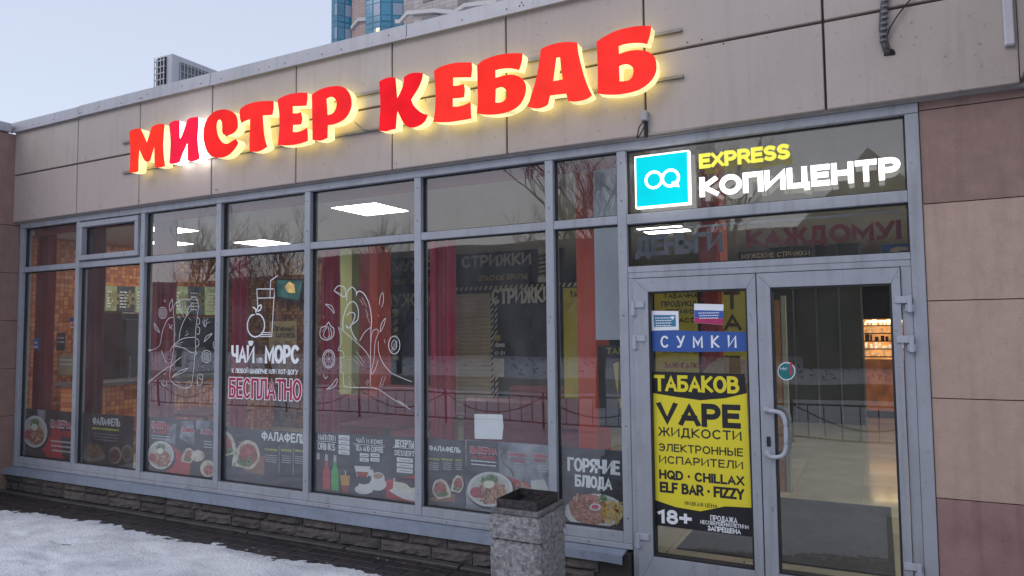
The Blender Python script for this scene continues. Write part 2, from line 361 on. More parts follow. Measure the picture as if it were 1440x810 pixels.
for i in range(7):
    x0, x1 = XC[i]+HW+.0005, XC[i+1]-HW-.0005
    bx('transom', FR, store, x0, x1, Y0+.003, Y1, ZM-.028, ZM+.028, .003)
    bx('transom', FR, store, x0, x1, Y0+.003, Y1, ZB-.035, ZB+.03, .003)
    pane(x0, x1, ZB+.0305, ZM-.0285)
    if i == 1:    # opening vent
        a = .05; fr = MB()
        for (p, q, r, s) in ((x0+.012, x1-.012, ZM+.045, ZM+.045+a), (x0+.012, x1-.012, ZTb-.018-a, ZTb-.018), (x0+.012, x0+.012+a, ZM+.046+a, ZTb-.019-a), (x1-.012-a, x1-.012, ZM+.046+a, ZTb-.019-a)):
            fr.box(p, q, -.055, .02, r, s)
        v = fr.build('vent_sash', FR, store, bevel=.003)
        m2 = MB().box(x0, x1, -.01, .05, ZM+.0285, ZM+.044).box(x0, x1, -.01, .05, ZTb-.016, ZTb-.0005).box(x0, x0+.011, -.01, .05, ZM+.045, ZTb-.017).box(x1-.011, x1, -.01, .05, ZM+.045, ZTb-.017)
        m2.build('vent_frame', FR, store)
        pane(x0+.0125+a, x1-.0125-a, ZM+.0465+a, ZTb-.0195-a)
    else: pane(x0, x1, ZM+.0285, ZTb-.0005)
# wide section over the doors
x0, x1 = XC[7]+HW+.0005, XC[8]-.0455
ZS = at(883, 307).z; ZD0 = at(960, 371.7).z; ZD1 = at(960, 381).z
print('door z', ZS, ZM, ZD0, ZD1)
bx('transom', FR, store, x0, x1, Y0+.003, Y1, ZM-.035, ZM+.03, .003)
pane(x0, x1, ZM+.0305, ZTb-.0005)
pane(x0, x1, ZD0, ZM-.0355)
bx('transom', FR, store, x0, x1, Y0+.003, Y1, ZD1+.001, ZD0-.0005, .003)
fs_ = MB()
for i in range(8):
    for zz in (ZB+.12, 1.0, 1.7, ZM+.12, ZTb-.08): fs_.box(XC[i]-.004, XC[i]+.004, Y0-.0015, Y0, zz-.004, zz+.004)
    for xx in (XC[i]+.25, XC[i]+.7): fs_.box(xx-.004, xx+.004, Y0-.0075, Y0-.006, ZB-.055, ZB-.047)
tag(fs_.build('frame_screw', GASK, store), kind='stuff')
# sill flashing
sl_ = MB(); xa, xb = XC[0]-.08, XC[7]-.01
prof = [(0.05, ZB-.071), (-.05, ZB-.073), (-.128, ZB-.086), (-.131, ZB-.138), (-.124, ZB-.138), (-.122, ZB-.092), (.05, ZB-.082)]
nsg = 60; vs = []; fs = []
for k in range(nsg+1):
    x = xa+(xb-xa)*k/nsg; w = noise.noise(Vector((x*2, 0, 0)))*.004
    if k > nsg-8: w += noise.noise(Vector((x*9, 0, 4)))*.012
    for (y, z) in prof: vs.append((x, y+(w if y < 0 else 0), z+(w*.6 if y < -.1 else 0)))
m = len(prof)
for k in range(nsg):
    for j in range(m): a = k*m+j; b = k*m+(j+1) % m; fs.append((a, b, b+m, a+m))
fs.append(tuple(range(m))); fs.append(tuple(nsg*m+j for j in range(m))[::-1])
sill = sl_.add(vs, fs).build('window_sill', SILL)
tag(sill, 'long blue-grey metal sill flashing beneath the shop windows, bent at its right end', 'sill')
# plinth of split blocks
plinth = thing('plinth_wall', 'low plinth wall of rough split concrete blocks below the window sill', 'wall', (XC[0], 0, 0))
BRM = [mat('split_block', (.125, .108, .103), .85, .35, 14, bump=.9, bscale=55, fine=.3, grime=.4), mat('split_block_dark', (.085, .075, .073), .8, .35, 14, bump=.9, bscale=55, fine=.3), mat('split_block_pale', (.24, .20, .18), .85, .3, 14, bump=.9, bscale=55, fine=.3)]
MORT = mat('mortar', (.05, .045, .042), .9)
bx('mortar_core', MORT, plinth, XC[0]-.1, XC[7]+.02, -.06, .05, -.04, ZB-.09)
def roughblock(w, h, seed):
    mb = MB(); nx, nz = 8, 4; vs = []; fs = []
    for j in range(nz+1):
        for i in range(nx+1):
            u, v = i/nx, j/nz; e = min(u, 1-u, v*.6, (1-v)*.6)
            y = -.02*min(1, e*9)-.018*noise.noise(Vector((u*3+seed*7, v*2, seed)))*min(1, e*8)-.01*noise.noise(Vector((u*9, v*6, seed*3)))
            vs.append((u*w, y-.012, v*h))
    for j in range(nz):
        for i in range(nx): a = j*(nx+1)+i; fs.append((a, a+1, a+nx+2, a+nx+1))
    n0 = len(vs); vs += [(0, .05, 0), (w, .05, 0), (w, .05, h), (0, .05, h)]
    fs += [tuple([n0, n0+1]+[i for i in range(nx, -1, -1)]), tuple([n0+2, n0+3]+[nz*(nx+1)+i for i in range(nx+1)]), tuple([n0+3, n0]+[j*(nx+1) for j in range(nz+1)]), tuple([n0+1, n0+2]+[j*(nx+1)+nx for j in range(nz, -1, -1)])]
    return mb.add(vs, fs)
hc = (ZB-.165+.03)/2
bl = []
for k in range(9):
    w = (.33, .38, .44)[k % 3]; ob = roughblock(w, .088, k+1).build('brick', BRM[(0, 1, 0, 0, 1, 0, 1, 0, 0)[k]]); bl.append((w, ob.data)); bpy.data.objects.remove(ob)
for row in range(2):
    x = XC[0]-.1+(0 if row else -.12)
    while x < XC[7]-.25:
        w, me = random.choice(bl)
        ob = bpy.data.objects.new('brick', me); C.objects.link(ob); ob.parent = plinth
        sx = 1 if x+w < XC[7] else (XC[7]-x)/w
        ob.location = (x-XC[0], -.062, (-.008, .083)[row]); ob.scale = (sx, 1, 1); x += w+.008
x = XC[0]-.4; kb = thing('kerb', 'narrow dark concrete edging strip along the foot of the plinth', 'kerb', (x, -.15, 0))
KM = mat('dark_kerb', (.07, .065, .065), .6, .3, 10, bump=.4, bscale=60)
while x < XC[7]:
    bx('kerb_stone', KM, kb, x, x+.985, -.185, -.12, -.03, .012+random.uniform(-.003, .003), .006); x += 1.0
o = MB().box(XC[7]-.02, 1.2, -.6, .06, -.04, .01).build('doorstep', mat('threshold_concrete', (.16, .15, .145), .7, .2, 6, bump=.3)); tag(o, kind='structure')

# ------------------------------------------------------------------ entrance double door
door = thing('entrance_door', 'double glass entrance door in grey aluminium frames below the copy centre sign', 'door', ((XC[7]+XC[8])/2, 0, .02))
DX0, DX1 = XC[7]+HW+.001, XC[8]-.046
bx('door_frame', FR, door, DX0, DX0+.035, -.03, .06, .02, ZD1-.036, .002)
bx('door_frame', FR, door, DX1-.05, DX1, -.03, .06, .02, ZD1-.036, .002)
bx('door_frame', FR, door, DX0, DX1, -.03, .06, ZD1-.035, ZD1, .002)
LT = at(1063, 386, -.04).z; MIDX = xat(1063, -.04, LT)
def leaf(xa, xb, ga, gb, gtop, gbot, hs):
    e = empty('door_leaf', (xa, 0, .03)); e.parent = door; e.location = Vector((xa, 0, .03))-worldloc(door)
    ya, yb = -.05, .03
    zb, zt = .035, ZD1-.04
    def pr(pts):
        n = len(pts); vs = [(x, ya, z) for x, z in pts]+[(x, yb, z) for x, z in pts]
        fs = [tuple(range(n)), tuple(range(2*n-1, n-1, -1))]+[(i, (i+1) % n, (i+1) % n+n, i+n) for i in range(n)]
        return MB().add(vs, fs)
    g = .0007
    pr([(xa, zt), (xb, zt), (gb, gtop+g), (ga, gtop+g)]).build('top_rail', FR, e, bevel=.002)
    pr([(xa, zb), (xb, zb), (gb, gbot-g), (ga, gbot-g)]).build('bottom_rail', FR, e, bevel=.002)
    pr([(xa, zb+g), (ga-g, gbot), (ga-g, gtop), (xa, zt-g)]).build('stile', FR, e, bevel=.002)
    pr([(xb, zb+g), (gb+g, gbot), (gb+g, gtop), (xb, zt-g)]).build('stile', FR, e, bevel=.002)
    gk = MB(); t = .01
    for a in ((ga, gb, gbot, gbot+t), (ga, gb, gtop-t, gtop), (ga, ga+t, gbot+t, gtop-t), (gb-t, gb, gbot+t, gtop-t)): gk.box(a[0]+.0002, a[1]-.0002, -.042, .02, a[2]+.0002, a[3]-.0002)
    gk.build('gasket', GASK, e)
    bx('glass', GLASS2, e, ga+t+.0005, gb-t-.0005, -.008, -.002, gbot+t+.0005, gtop-t-.0005)
    return e
yl = -.05
gt1 = at(911, 411, yl).z; gt2 = at(1083, 404, yl).z
gb1 = at(920, 783, yl).z; 
gl0, gl1 = xat(911, yl, gt1), xat(1049.5, yl, gt1); gr0, gr1 = xat(1083, yl, gt2), xat(1253, yl, gt2)
print('leaf', DX0, gl0, gl1, MIDX, gr0, gr1, DX1, 'z', gt1, gt2, gb1)
GT = (gt1+gt2)/2
LL = leaf(DX0+.037, MIDX-.003, gl0, gl1, GT, gb1, 0)
RL = leaf(MIDX+.003, DX1-.054, gr0, gr1, GT, gb1, 1)
HM = mat('handle_paint', (.42, .44, .50), .3, .03)
def handle(e, x, z0, z1, ysg):
    yb = -.05 if ysg < 0 else .03; d = .062*ysg; w = .105
    pts = [(x, yb, z1), (x+.01, yb+d*.55, z1+.004), (x+.03, yb+d*.95, z1+.004), (x+w*.6, yb+d, z1+.001), (x+w*.85, yb+d, z1-.012), (x+w, yb+d, z1-.05), (x+w*1.03, yb+d, (z0+z1)/2)]
    pts = pts+[(p[0], p[1], z0+z1-p[2]) for p in reversed(pts[:-1])]
    sm = []
    P = [Vector(p) for p in pts]; n = len(P)
    for i in range(n-1):
        p0 = P[max(i-1, 0)]; p1 = P[i]; p2 = P[i+1]; p3 = P[min(i+2, n-1)]
        for k in range(4): t = k/4; sm.append(.5*((2*p1)+(p2-p0)*t+(2*p0-5*p1+4*p2-p3)*t*t+(3*p1-p0-3*p2+p3)*t**3))
    sm.append(P[-1])
    mb = MB().tube(sm, .0125, 10)
    mb.tube([(x, yb-.001*ysg, z1), (x, yb+.006*ysg, z1)], .02, 12); mb.tube([(x, yb-.001*ysg, z0), (x, yb+.006*ysg, z0)], .02, 12)
    return mb.build('pull_handle', HM, e, smooth=True)
h1 = at(1078, 577, -.05); h0 = at(1082, 639, -.05)
handle(RL, h1.x, h0.z, h1.z, -1); handle(RL, h1.x+.0, h0.z, h1.z, 1)
lk = at(1081, 621, -.05)
MB().tube([(lk.x, -.05, lk.z), (lk.x, -.058, lk.z)], .012, 12).box(lk.x-.01, lk.x+.01, -.056, -.05, lk.z-.028, lk.z+.028).build('lock_cylinder', BLACK, RL)
def hinge(par, px, py, side):
    p = at(px, py, -.05); m = MB()
    m.tube([(p.x, -.062, p.z-.05), (p.x, -.062, p.z+.04)], .013, 10)
    m.box(p.x-(.07 if side else .005), p.x+(.005 if side else .07), -.062, -.0495, p.z+.0, p.z+.038)
    m.box(p.x-.02, p.x+.02, -.058, -.0295, p.z-.045, p.z-.008)
    m.build('hinge', HM, par, bevel=.002)
for (a, b) in ((1279, 426), (1282, 482), (1293, 803)): hinge(RL, a, b, 1)
for (a, b) in ((891, 433), (893, 480), (898, 758)): hinge(LL, a, b, 0)

# ------------------------------------------------------------------ fascia
YP = -.10           # panel face
fas = thing('fascia_cladding', 'beige metal panel fascia above the windows carrying the red sign', 'facade', (XC[0], 0, ZT))
FXL = at(32, 300, YP).x; FXR = at(1430, 120, YP).x
zb = at(32, 307, YP).z; zb2 = at(1160, 159, YP).z; zb3 = at(711, 217.5, YP).z
print('fascia bottoms', zb, zb2, zb3, 'ZT', ZT)
ZPB = (zb+zb2+zb3)/3
zj = [at(*p, YP).z for p in ((32, 246), (108, 230), (173, 217), (513, 155), (960, 69), (1153, 30), (1297, 0))]
print('joint z', zj)
ZJ = sum(zj)/len(zj)
zc0 = [at(*p, YP).z for p in ((33, 183), (480, 79), (700, 25), (802, 0))]
zc1 = [at(*p, YP-.03).z for p in ((33, 169), (300, 101), (450, 65.6), (700, 2))]
print('coping', zc0, zc1)
ZC0 = sum(zc0)/4; ZC1 = sum(zc1)/4
xj = [32, 108.5, 196, 297.7, 415.7, 551, 711.7, 906, 1157]
yj = [246, 230, 213, 194, 174, 148, 118, 78, 28]
XJ = [at(a, b, YP).x for a, b in zip(xj, yj)]+[FXR+.02]
print('XJ', [round(v, 2) for v in XJ], [round(b-a, 2) for a, b in zip(XJ, XJ[1:])])
XJ[0] = XC[0]-.06
bx('fascia_backing', PBACK, fas, XJ[0]-.0, FXR+.1, -.055, .3, ZT+.0012, ZC0+.02)
bx('joint_bed', JOINT, fas, XJ[0]+.004, FXR+.09, -.0565, -.0552, ZPB+.01, ZC0)
g = .008
for k in range(len(XJ)-1):
    for (za, zc) in ((ZPB, ZJ-g), (ZJ+g, ZC0+.01)):
        ob = MB().box(XJ[k]+g*.8, XJ[k+1]-g*.8, YP+random.uniform(0, .003), -.058, za, zc).build('panel', random.choice(PANELS), fas, bevel=.004)
CX = at(575, 30, YP).x
for i, (a, b) in enumerate(((XJ[0]-.02, at(115, 150, YP).x), (at(115, 150, YP).x, at(300, 100, YP).x), (at(300, 100, YP).x, CX), (CX, CX+2.6), (CX+2.6, FXR+.1))):
    dz = (.0, .006, .002, .0, .004)[i]
    bx('coping', COPE, fas, a, b-.004, YP-.03, .35, ZC0-.0+dz, ZC1+dz, .004)
    bx('coping_lip', COPE, fas, a, b-.004, YP-.038, YP-.0305, ZC0-.012+dz, ZC0+.006+dz, .002)
# screw heads on the fascia and coping
sc = MB()
for _ in range(46):
    x = random.uniform(XJ[0], FXR); z = random.choice((ZC0+.05, ZC0+.03, ZPB+.04, ZJ-.02, ZJ+.03, ZJ+.5)); y = YP-.033 if z > ZC0 else YP-.001
    sc.box(x-.004, x+.004, y, y+.004, z-.004, z+.004)
tag(sc.build('screw', BLACK, fas), kind='stuff')
# roof slab and parapet behind
bx('roof_deck', mat('roof_felt', (.12, .12, .13), .9), fas, -10.5, 6, .35, 14.6, 3.4, 3.5)

# left return wall, brown
lw = thing('return_wall', 'brown stone clad side wall projecting at the left end of the shopfront', 'wall', (XC[0]-.06, -.6, 0))
LX = XC[0]-.045
bx('wall_core', JOINT, lw, LX-.3, LX-.012, -1.5, .1, -.05, 2.79)
zs = [-.02, .3]
zs = [atx(18, yy, LX).z for yy in (655, 584, 518, 451, 384, 317)]
print('left wall z', zs)
zs = [-.03]+[z for z in zs[1:]]
while zs[-1] < ZPB+.2: zs.append(zs[-1]+.45)
zs[-1] = ZC0-.02
for a, b in zip(zs, zs[1:]):
    for (ya, yb) in ((-1.5, -.62), (-.615, .02)): bx('stone_slab', BROWN, lw, LX-.012, LX, ya, yb-.002, a+.003, b-.003)
bx('wall_core_upper', JOINT, lw, LX-.3, LX-.013, -1.5, .3, 2.8, ZC0-.02)
bx('coping', COPE, lw, LX-.35, LX+.03, -1.55, YP-.06, ZC0-.015, ZC1-.02, .004)
# right wall
RX = XC[8]+.022
rw = thing('pier_wall', 'pier of large beige, brown and rose stone slabs right of the entrance door', 'wall', (RX+.5, 0, 0))
bx('wall_core', JOINT, rw, RX, 3, 0, .3, -.05, ZT+.0)
zr = [at(1294+20, y, -.02).z for y in (153, 286, 423, 560, 700)]
print('right z', zr, ZT)
bands = [(-.03, zr[4], ROSE), (zr[4], zr[3], BEIGE), (zr[3], zr[2], BEIGE), (zr[2], zr[1], BEIGE), (zr[1], zr[0], BROWN), (zr[0], ZPB+.0, BROWN)]
for a, b, m in bands:
    if b-a < .01: continue
    bx('stone_slab', m, rw, RX+.002, RX+1.2, -.02, -.001, a+.0025, b-.0025, .001)
    bx('stone_slab', m, rw, RX+1.206, RX+2.4, -.02, -.001, a+.0025, b-.0025, .001)
# corner volume at far right
cw = thing('corner_fascia', 'pale metal clad corner of the neighbouring fascia at the upper right edge', 'facade', (FXR+.03, -.6, ZPB))
CXX = at(1432, 60, YP).x
bx('side_panel', PANEL, cw, CXX, CXX+.06, -2.5, YP-.004, ZPB+.02, ZJ-.008, .004)
bx('side_panel', PANEL, cw, CXX, CXX+.06, -2.5, YP-.004, ZJ+.008, ZC0, .004)
bx('backing', JOINT, cw, CXX+.02, CXX+.3, -2.5, YP-.004, ZPB-.03, ZPB+.018)
# cable conduit
cp = [at(1419, y, YP-.02) for y in (-70, -30, 20, 66)]
mb = MB(); X = at(1418, 40, YP).x; z0 = at(1418, 66, YP).z
mb.box(X-.022, X+.022, YP-.03, YP-.0005, z0, ZC0-.02).build
cond = mb.build('cable_trunking', mat('white_plastic', (.55, .55, .6), .35), bevel=.006)
tag(cond, 'white plastic cable trunking running up the fascia at the upper right corner', 'trunking')
# cable hanging from the hole
ch = thing('cable_bundle', 'dark taped cable bundle entering a hole in the fascia right of the red sign', 'cable', at(1250, 77, YP))
CABM = mat('taped_cable', (.10, .095, .10), .5, .5, 60, bump=.8, bscale=90)
def P3(l, y=YP-.03): return [at(a, b, y) for a, b in l]
pts = P3([(1246, -30), (1244, -5), (1241, 20), (1240, 40), (1242, 58)])+[at(1246, 70, YP-.02), at(1250, 76, YP+.01)]
MB().tube(pts, .016, 10).build('cable', CABM, ch, smooth=True)
MB().tube([p+Vector((.014, -.006, .0)) for p in pts[:-1]]+[at(1251, 76, YP+.01)], .008, 8).build('cable', CABM, ch, smooth=True)
MB().tube([at(1296, -18, YP-.01), at(1277, 3, YP-.02), at(1262, 22, YP-.025), at(1251, 40, YP-.03), at(1244, 60, YP-.03)], .004, 6).build('cable', BLACK, ch, smooth=True)
MB().tube([at(1251, 76, YP-.002), at(1251, 76, YP+.02)], .028, 16).build('hole', BLACK, ch)
tp = MB()
for i in range(12):
    t = i/11; q = pts[0].lerp(pts[4], t); tp.tube([q+Vector((0, -.004, .006)), q+Vector((0, -.004, -.006))], .0195, 10)
tp.build('tape_wrap', mat('grey_tape', (.2, .19, .21), .4, .3, 30), ch, smooth=True)
# little sensor with wires below last letter
p = at(907, 164, YP-.02); sn_ = thing('junction_box', 'small grey junction box with loose wires on the fascia joint under the sign', 'junction box', p)
bx('housing', mat('grey_plastic', (.35, .35, .37), .5), sn_, p.x-.025, p.x+.02, YP-.045, YP-.002, p.z-.03, p.z+.035, .006)
bx('bracket', BLACK, sn_, p.x-.008, p.x+.012, YP-.02, YP-.001, p.z-.13, p.z-.031)
MB().tube([p+Vector((.0, -.02, -.03)), p+Vector((-.03, -.03, -.07)), p+Vector((-.05, -.015, -.13))], .004, 6).build('wire', BLACK, sn_)
MB().tube([p+Vector((.01, -.02, -.03)), p+Vector((.0, -.03, -.08)), p+Vector((-.045, -.015, -.135))], .004, 6).build('wire', BLACK, sn_)

# ------------------------------------------------------------------ the red sign
def smooth_poly(pts, ang=42, n=4):
    m = len(pts); P = [Vector(p) for p in pts]
    sharp = []
    for i in range(m):
        a = (P[i]-P[i-1]); b = (P[(i+1) % m]-P[i])
        sharp.append(a.length < 1e-9 or b.length < 1e-9 or abs(math.degrees(a.angle(b))) > ang)
    outp = []
    for i in range(m):
        p1, p2 = P[i], P[(i+1) % m]
        p0 = P[i-1] if not sharp[i] else p1-(p2-p1)*.5
        p3 = P[(i+2) % m] if not sharp[(i+1) % m] else p2+(p2-p1)*.5
        if sharp[i] and sharp[(i+1) % m]: outp.append(p1); continue
        for k in range(n):
            t = k/n
            outp.append(.5*((2*p1)+(p2-p0)*t+(2*p0-5*p1+4*p2-p3)*t*t+(3*p1-p0-3*p2+p3)*t**3))
    return outp
def outline_mesh(loops, yf, yb, offset=0, bev=0):
    cu = bpy.data.curves.new('o', 'CURVE'); cu.dimensions = '2D'; cu.fill_mode = 'BOTH'
    for l in loops:
        s = cu.splines.new('POLY'); s.points.add(len(l)-1); s.use_cyclic_u = True
        for i, p in enumerate(l): s.points[i].co = (p[0], p[1], 0, 1)
    cu.extrude = (yb-yf)/2; cu.offset = offset; cu.bevel_depth = bev; cu.bevel_resolution = 1
    return curve_to_mb(cu, (yf+yb)/2)
def curve_to_mb(cu, ymid, fx=lambda x, y: (x, y)):
    o = bpy.data.objects.new('tmp', cu); C.objects.link(o)
    dg = bpy.context.evaluated_depsgraph_get(); me = bpy.data.meshes.new_from_object(o.evaluated_get(dg))
    mb = MB(); mb.add([(*(lambda q: (q[0], ymid-v.co.z, q[1]))(fx(v.co.x, v.co.y)),) for v in me.vertices], [tuple(p.vertices) for p in me.polygons])
    bpy.data.objects.remove(o); bpy.data.meshes.remove(me); bpy.data.curves.remove(cu)
    return mb
LET = [
 ((175,110,5.788), 'М', [[(40,440),(60,422),(95,412),(128,412),(150,460),(182,532),(200,470),(222,398),(250,382),(290,372),(322,376),(316,450),(311,550),(316,640),(326,710),(300,722),(262,725),(247,718),(245,640),(243,540),(225,600),(205,668),(185,678),(165,668),(140,620),(118,568),(110,660),(108,752),(85,764),(42,766),(46,700),(48,580),(44,500)]]),
 ((175,110,5.788), 'И', [[(364,372),(385,355),(415,346),(445,346),(445,420),(447,505),(470,460),(492,400),(510,342),(535,325),(570,317),(598,318),(596,400),(590,480),(596,570),(606,640),(602,655),(570,670),(535,675),(515,665),(515,600),(513,512),(495,555),(470,610),(445,680),(410,692),(378,694),(366,688),(372,620),(376,530),(372,450)]]),
 ((175,110,5.788), 'С', [[(780,258),(820,256),(860,266),(890,285),(908,310),(918,350),(918,400),(900,430),(870,452),(835,462),(805,456),(796,430),(796,390),(792,355),(780,336),(765,334),(752,350),(745,390),(750,440),(765,485),(790,520),(820,535),(850,530),(880,510),(905,498),(922,525),(900,565),(860,610),(820,635),(770,645),(720,638),(680,605),(655,545),(643,470),(650,390),(675,330),(715,285),(745,268)]]),
 ((335,100,6.75), 'Т', [[(15,385),(20,360),(70,325),(140,300),(230,286),(330,286),(330,350),(320,410),(280,415),(228,418),(232,500),(240,600),(255,670),(270,715),(225,745),(170,762),(115,760),(108,720),(110,620),(113,540),(113,450),(60,470),(30,488),(18,450)]]),
 ((335,100,6.75), 'Е', [[(375,272),(430,240),(500,218),(570,207),(652,206),(650,270),(642,325),(580,328),(512,330),(512,402),(560,402),(590,392),(600,430),(602,460),(592,502),(555,506),(515,508),(513,580),(560,580),(610,565),(650,542),(655,600),(655,660),(600,680),(520,697),(440,703),(378,698),(385,620),(392,520),(390,400),(380,330)]]),
 ((335,100,6.75), 'Р', [[(700,225),(750,190),(820,160),(900,145),(970,145),(1020,170),(1055,220),(1070,280),(1068,340),(1045,400),(1005,450),(950,485),(900,502),(845,510),(843,570),(843,630),(800,650),(760,657),(706,650),(706,560),(704,450),(702,330)],[(832,260),(860,245),(890,242),(920,262),(935,300),(930,350),(905,395),(870,415),(843,420),(838,350)]]),
 ((525,70,6.231), 'К', [[(52,282),(90,258),(140,243),(190,246),(195,310),(205,435),(235,380),(265,300),(270,240),(310,215),(365,202),(430,206),(420,260),(385,340),(325,435),(350,490),(400,540),(435,560),(472,572),(450,620),(410,655),(350,677),(300,670),(260,630),(230,570),(208,525),(200,590),(192,690),(150,698),(110,710),(50,708),(55,620),(62,520),(60,400)]]),
 ((525,70,6.231), 'Е', [[(532,185),(590,150),(660,128),(740,114),(858,112),(860,170),(852,238),(780,238),(694,240),(694,318),(740,315),(790,302),(797,350),(790,412),(740,420),(692,422),(690,500),(730,500),(790,488),(848,462),(850,530),(855,598),(780,612),(680,628),(600,632),(528,628),(538,560),(545,470),(545,350),(538,250)]]),
 ((665,50,6.233), 'Б', [[(38,262),(80,225),(150,192),(240,168),(330,158),(430,156),(425,220),(402,298),(340,285),(270,285),(193,300),(193,374),(250,358),(320,345),(380,352),(430,380),(458,430),(458,490),(435,560),(390,620),(320,660),(240,682),(150,690),(80,686),(40,680),(45,560),(42,400)],[(195,465),(240,448),(280,462),(300,500),(295,550),(265,580),(225,590),(192,588)]]),
 ((665,50,6.233), 'А', [[(597,120),(660,90),(740,68),(820,58),(910,62),(920,150),(945,260),(975,370),(1010,460),(1040,520),(1000,550),(940,568),(880,575),(835,568),(820,505),(750,512),(672,522),(655,600),(620,622),(560,635),(485,625),(515,520),(550,400),(575,280)],[(728,190),(765,185),(775,280),(790,385),(745,395),(698,402),(712,300)]]),
 ((810,25,6.75), 'Б', [[(195,232),(270,180),(370,130),(480,98),(600,80),(710,78),(700,150),(672,245),(620,235),(540,235),(460,245),(400,265),(404,348),(470,325),(550,310),(630,312),(700,335),(745,380),(758,440),(755,510),(720,580),(660,640),(580,685),(480,712),(380,725),(280,725),(208,715),(208,600),(208,480),(203,350)],[(405,455),(450,438),(500,440),(540,470),(548,510),(535,560),(500,595),(450,605),(408,605)]]),
]
YF = YP-.145
sg = thing('shop_sign', 'glowing red channel letters reading МИСТЕР КЕБАБ along the beige fascia', 'sign', at(550, 180, YF))
SIDE = emi('letter_side_yellow', (1, .92, .46), 1.0, .3, (.35, .33, .18), 9); HALO = emi('halo_light', (1, .84, .26), 2.6, .4, scale=6); HALOW = emi('halo_light_white', (1, .97, .9), 7.0); SIDEW = emi('letter_side_white', (1, .97, .95), 2.2, .1, (.8, .8, .8), 5)
REDS = [emi('red_acrylic', (c[0]*.88, c[1]*.62, c[2]*.6), 1, .13, (.2, .004, .004), 7) for c in ((.98, .055, .028), (.93, .018, .10), (.93, .03, .03), (.96, .04, .035), (.96, .038, .045), (.92, .03, .04), (.86, .012, .03), (1.0, .055, .04), (1.0, .05, .035), (1.0, .06, .045), (1.0, .055, .045))]
RAILM = mat('sign_rail', (.25, .23, .2), .5, .2, 10, metal=.3)
for k, ((ox, oy, s), ch_, loops) in enumerate(LET):
    wl = []
    for l in loops:
        q = [at(ox+a/s, oy+b/s, YF) for a, b in l]; wl.append(smooth_poly([(p.x, p.z) for p in q]))
    body = outline_mesh(wl, YF+.006, YF+.088).build('letter', SIDEW if k == 1 else SIDE, sg)
    body.data.materials.append(HALOW if k == 1 else HALO)
    for pg in body.data.polygons:
        if abs(pg.normal.y) > .9 and sum((body.data.vertices[i].co.y for i in pg.vertices))/len(pg.vertices)+worldloc(body).y > YF+.07: pg.material_index = 1
    face = outline_mesh(wl, YF, YF+.0055, .002).build('face', REDS[k]); face.parent = body; face.location = -worldloc(body)
ra = at(175, 199, YP-.03); rb = at(960, 43, YP-.03)
for (a, b) in (((170, 199), (958, 43)), ((170, 240), (960, 110))):
    p = at(*a, YP-.03); q = at(*b, YP-.03); z = (p.z+q.z)/2; 
    bx('mounting_rail', RAILM, sg, p.x, q.x, YP-.022, YP-.001, z-.009, z+.009)
MB().tube([at(499, 172, YP-.03), at(510, 182, YP-.03), at(522, 183, YP-.03), at(533, 181, YP-.03)], .005, 6).build('wire', RAILM, sg)

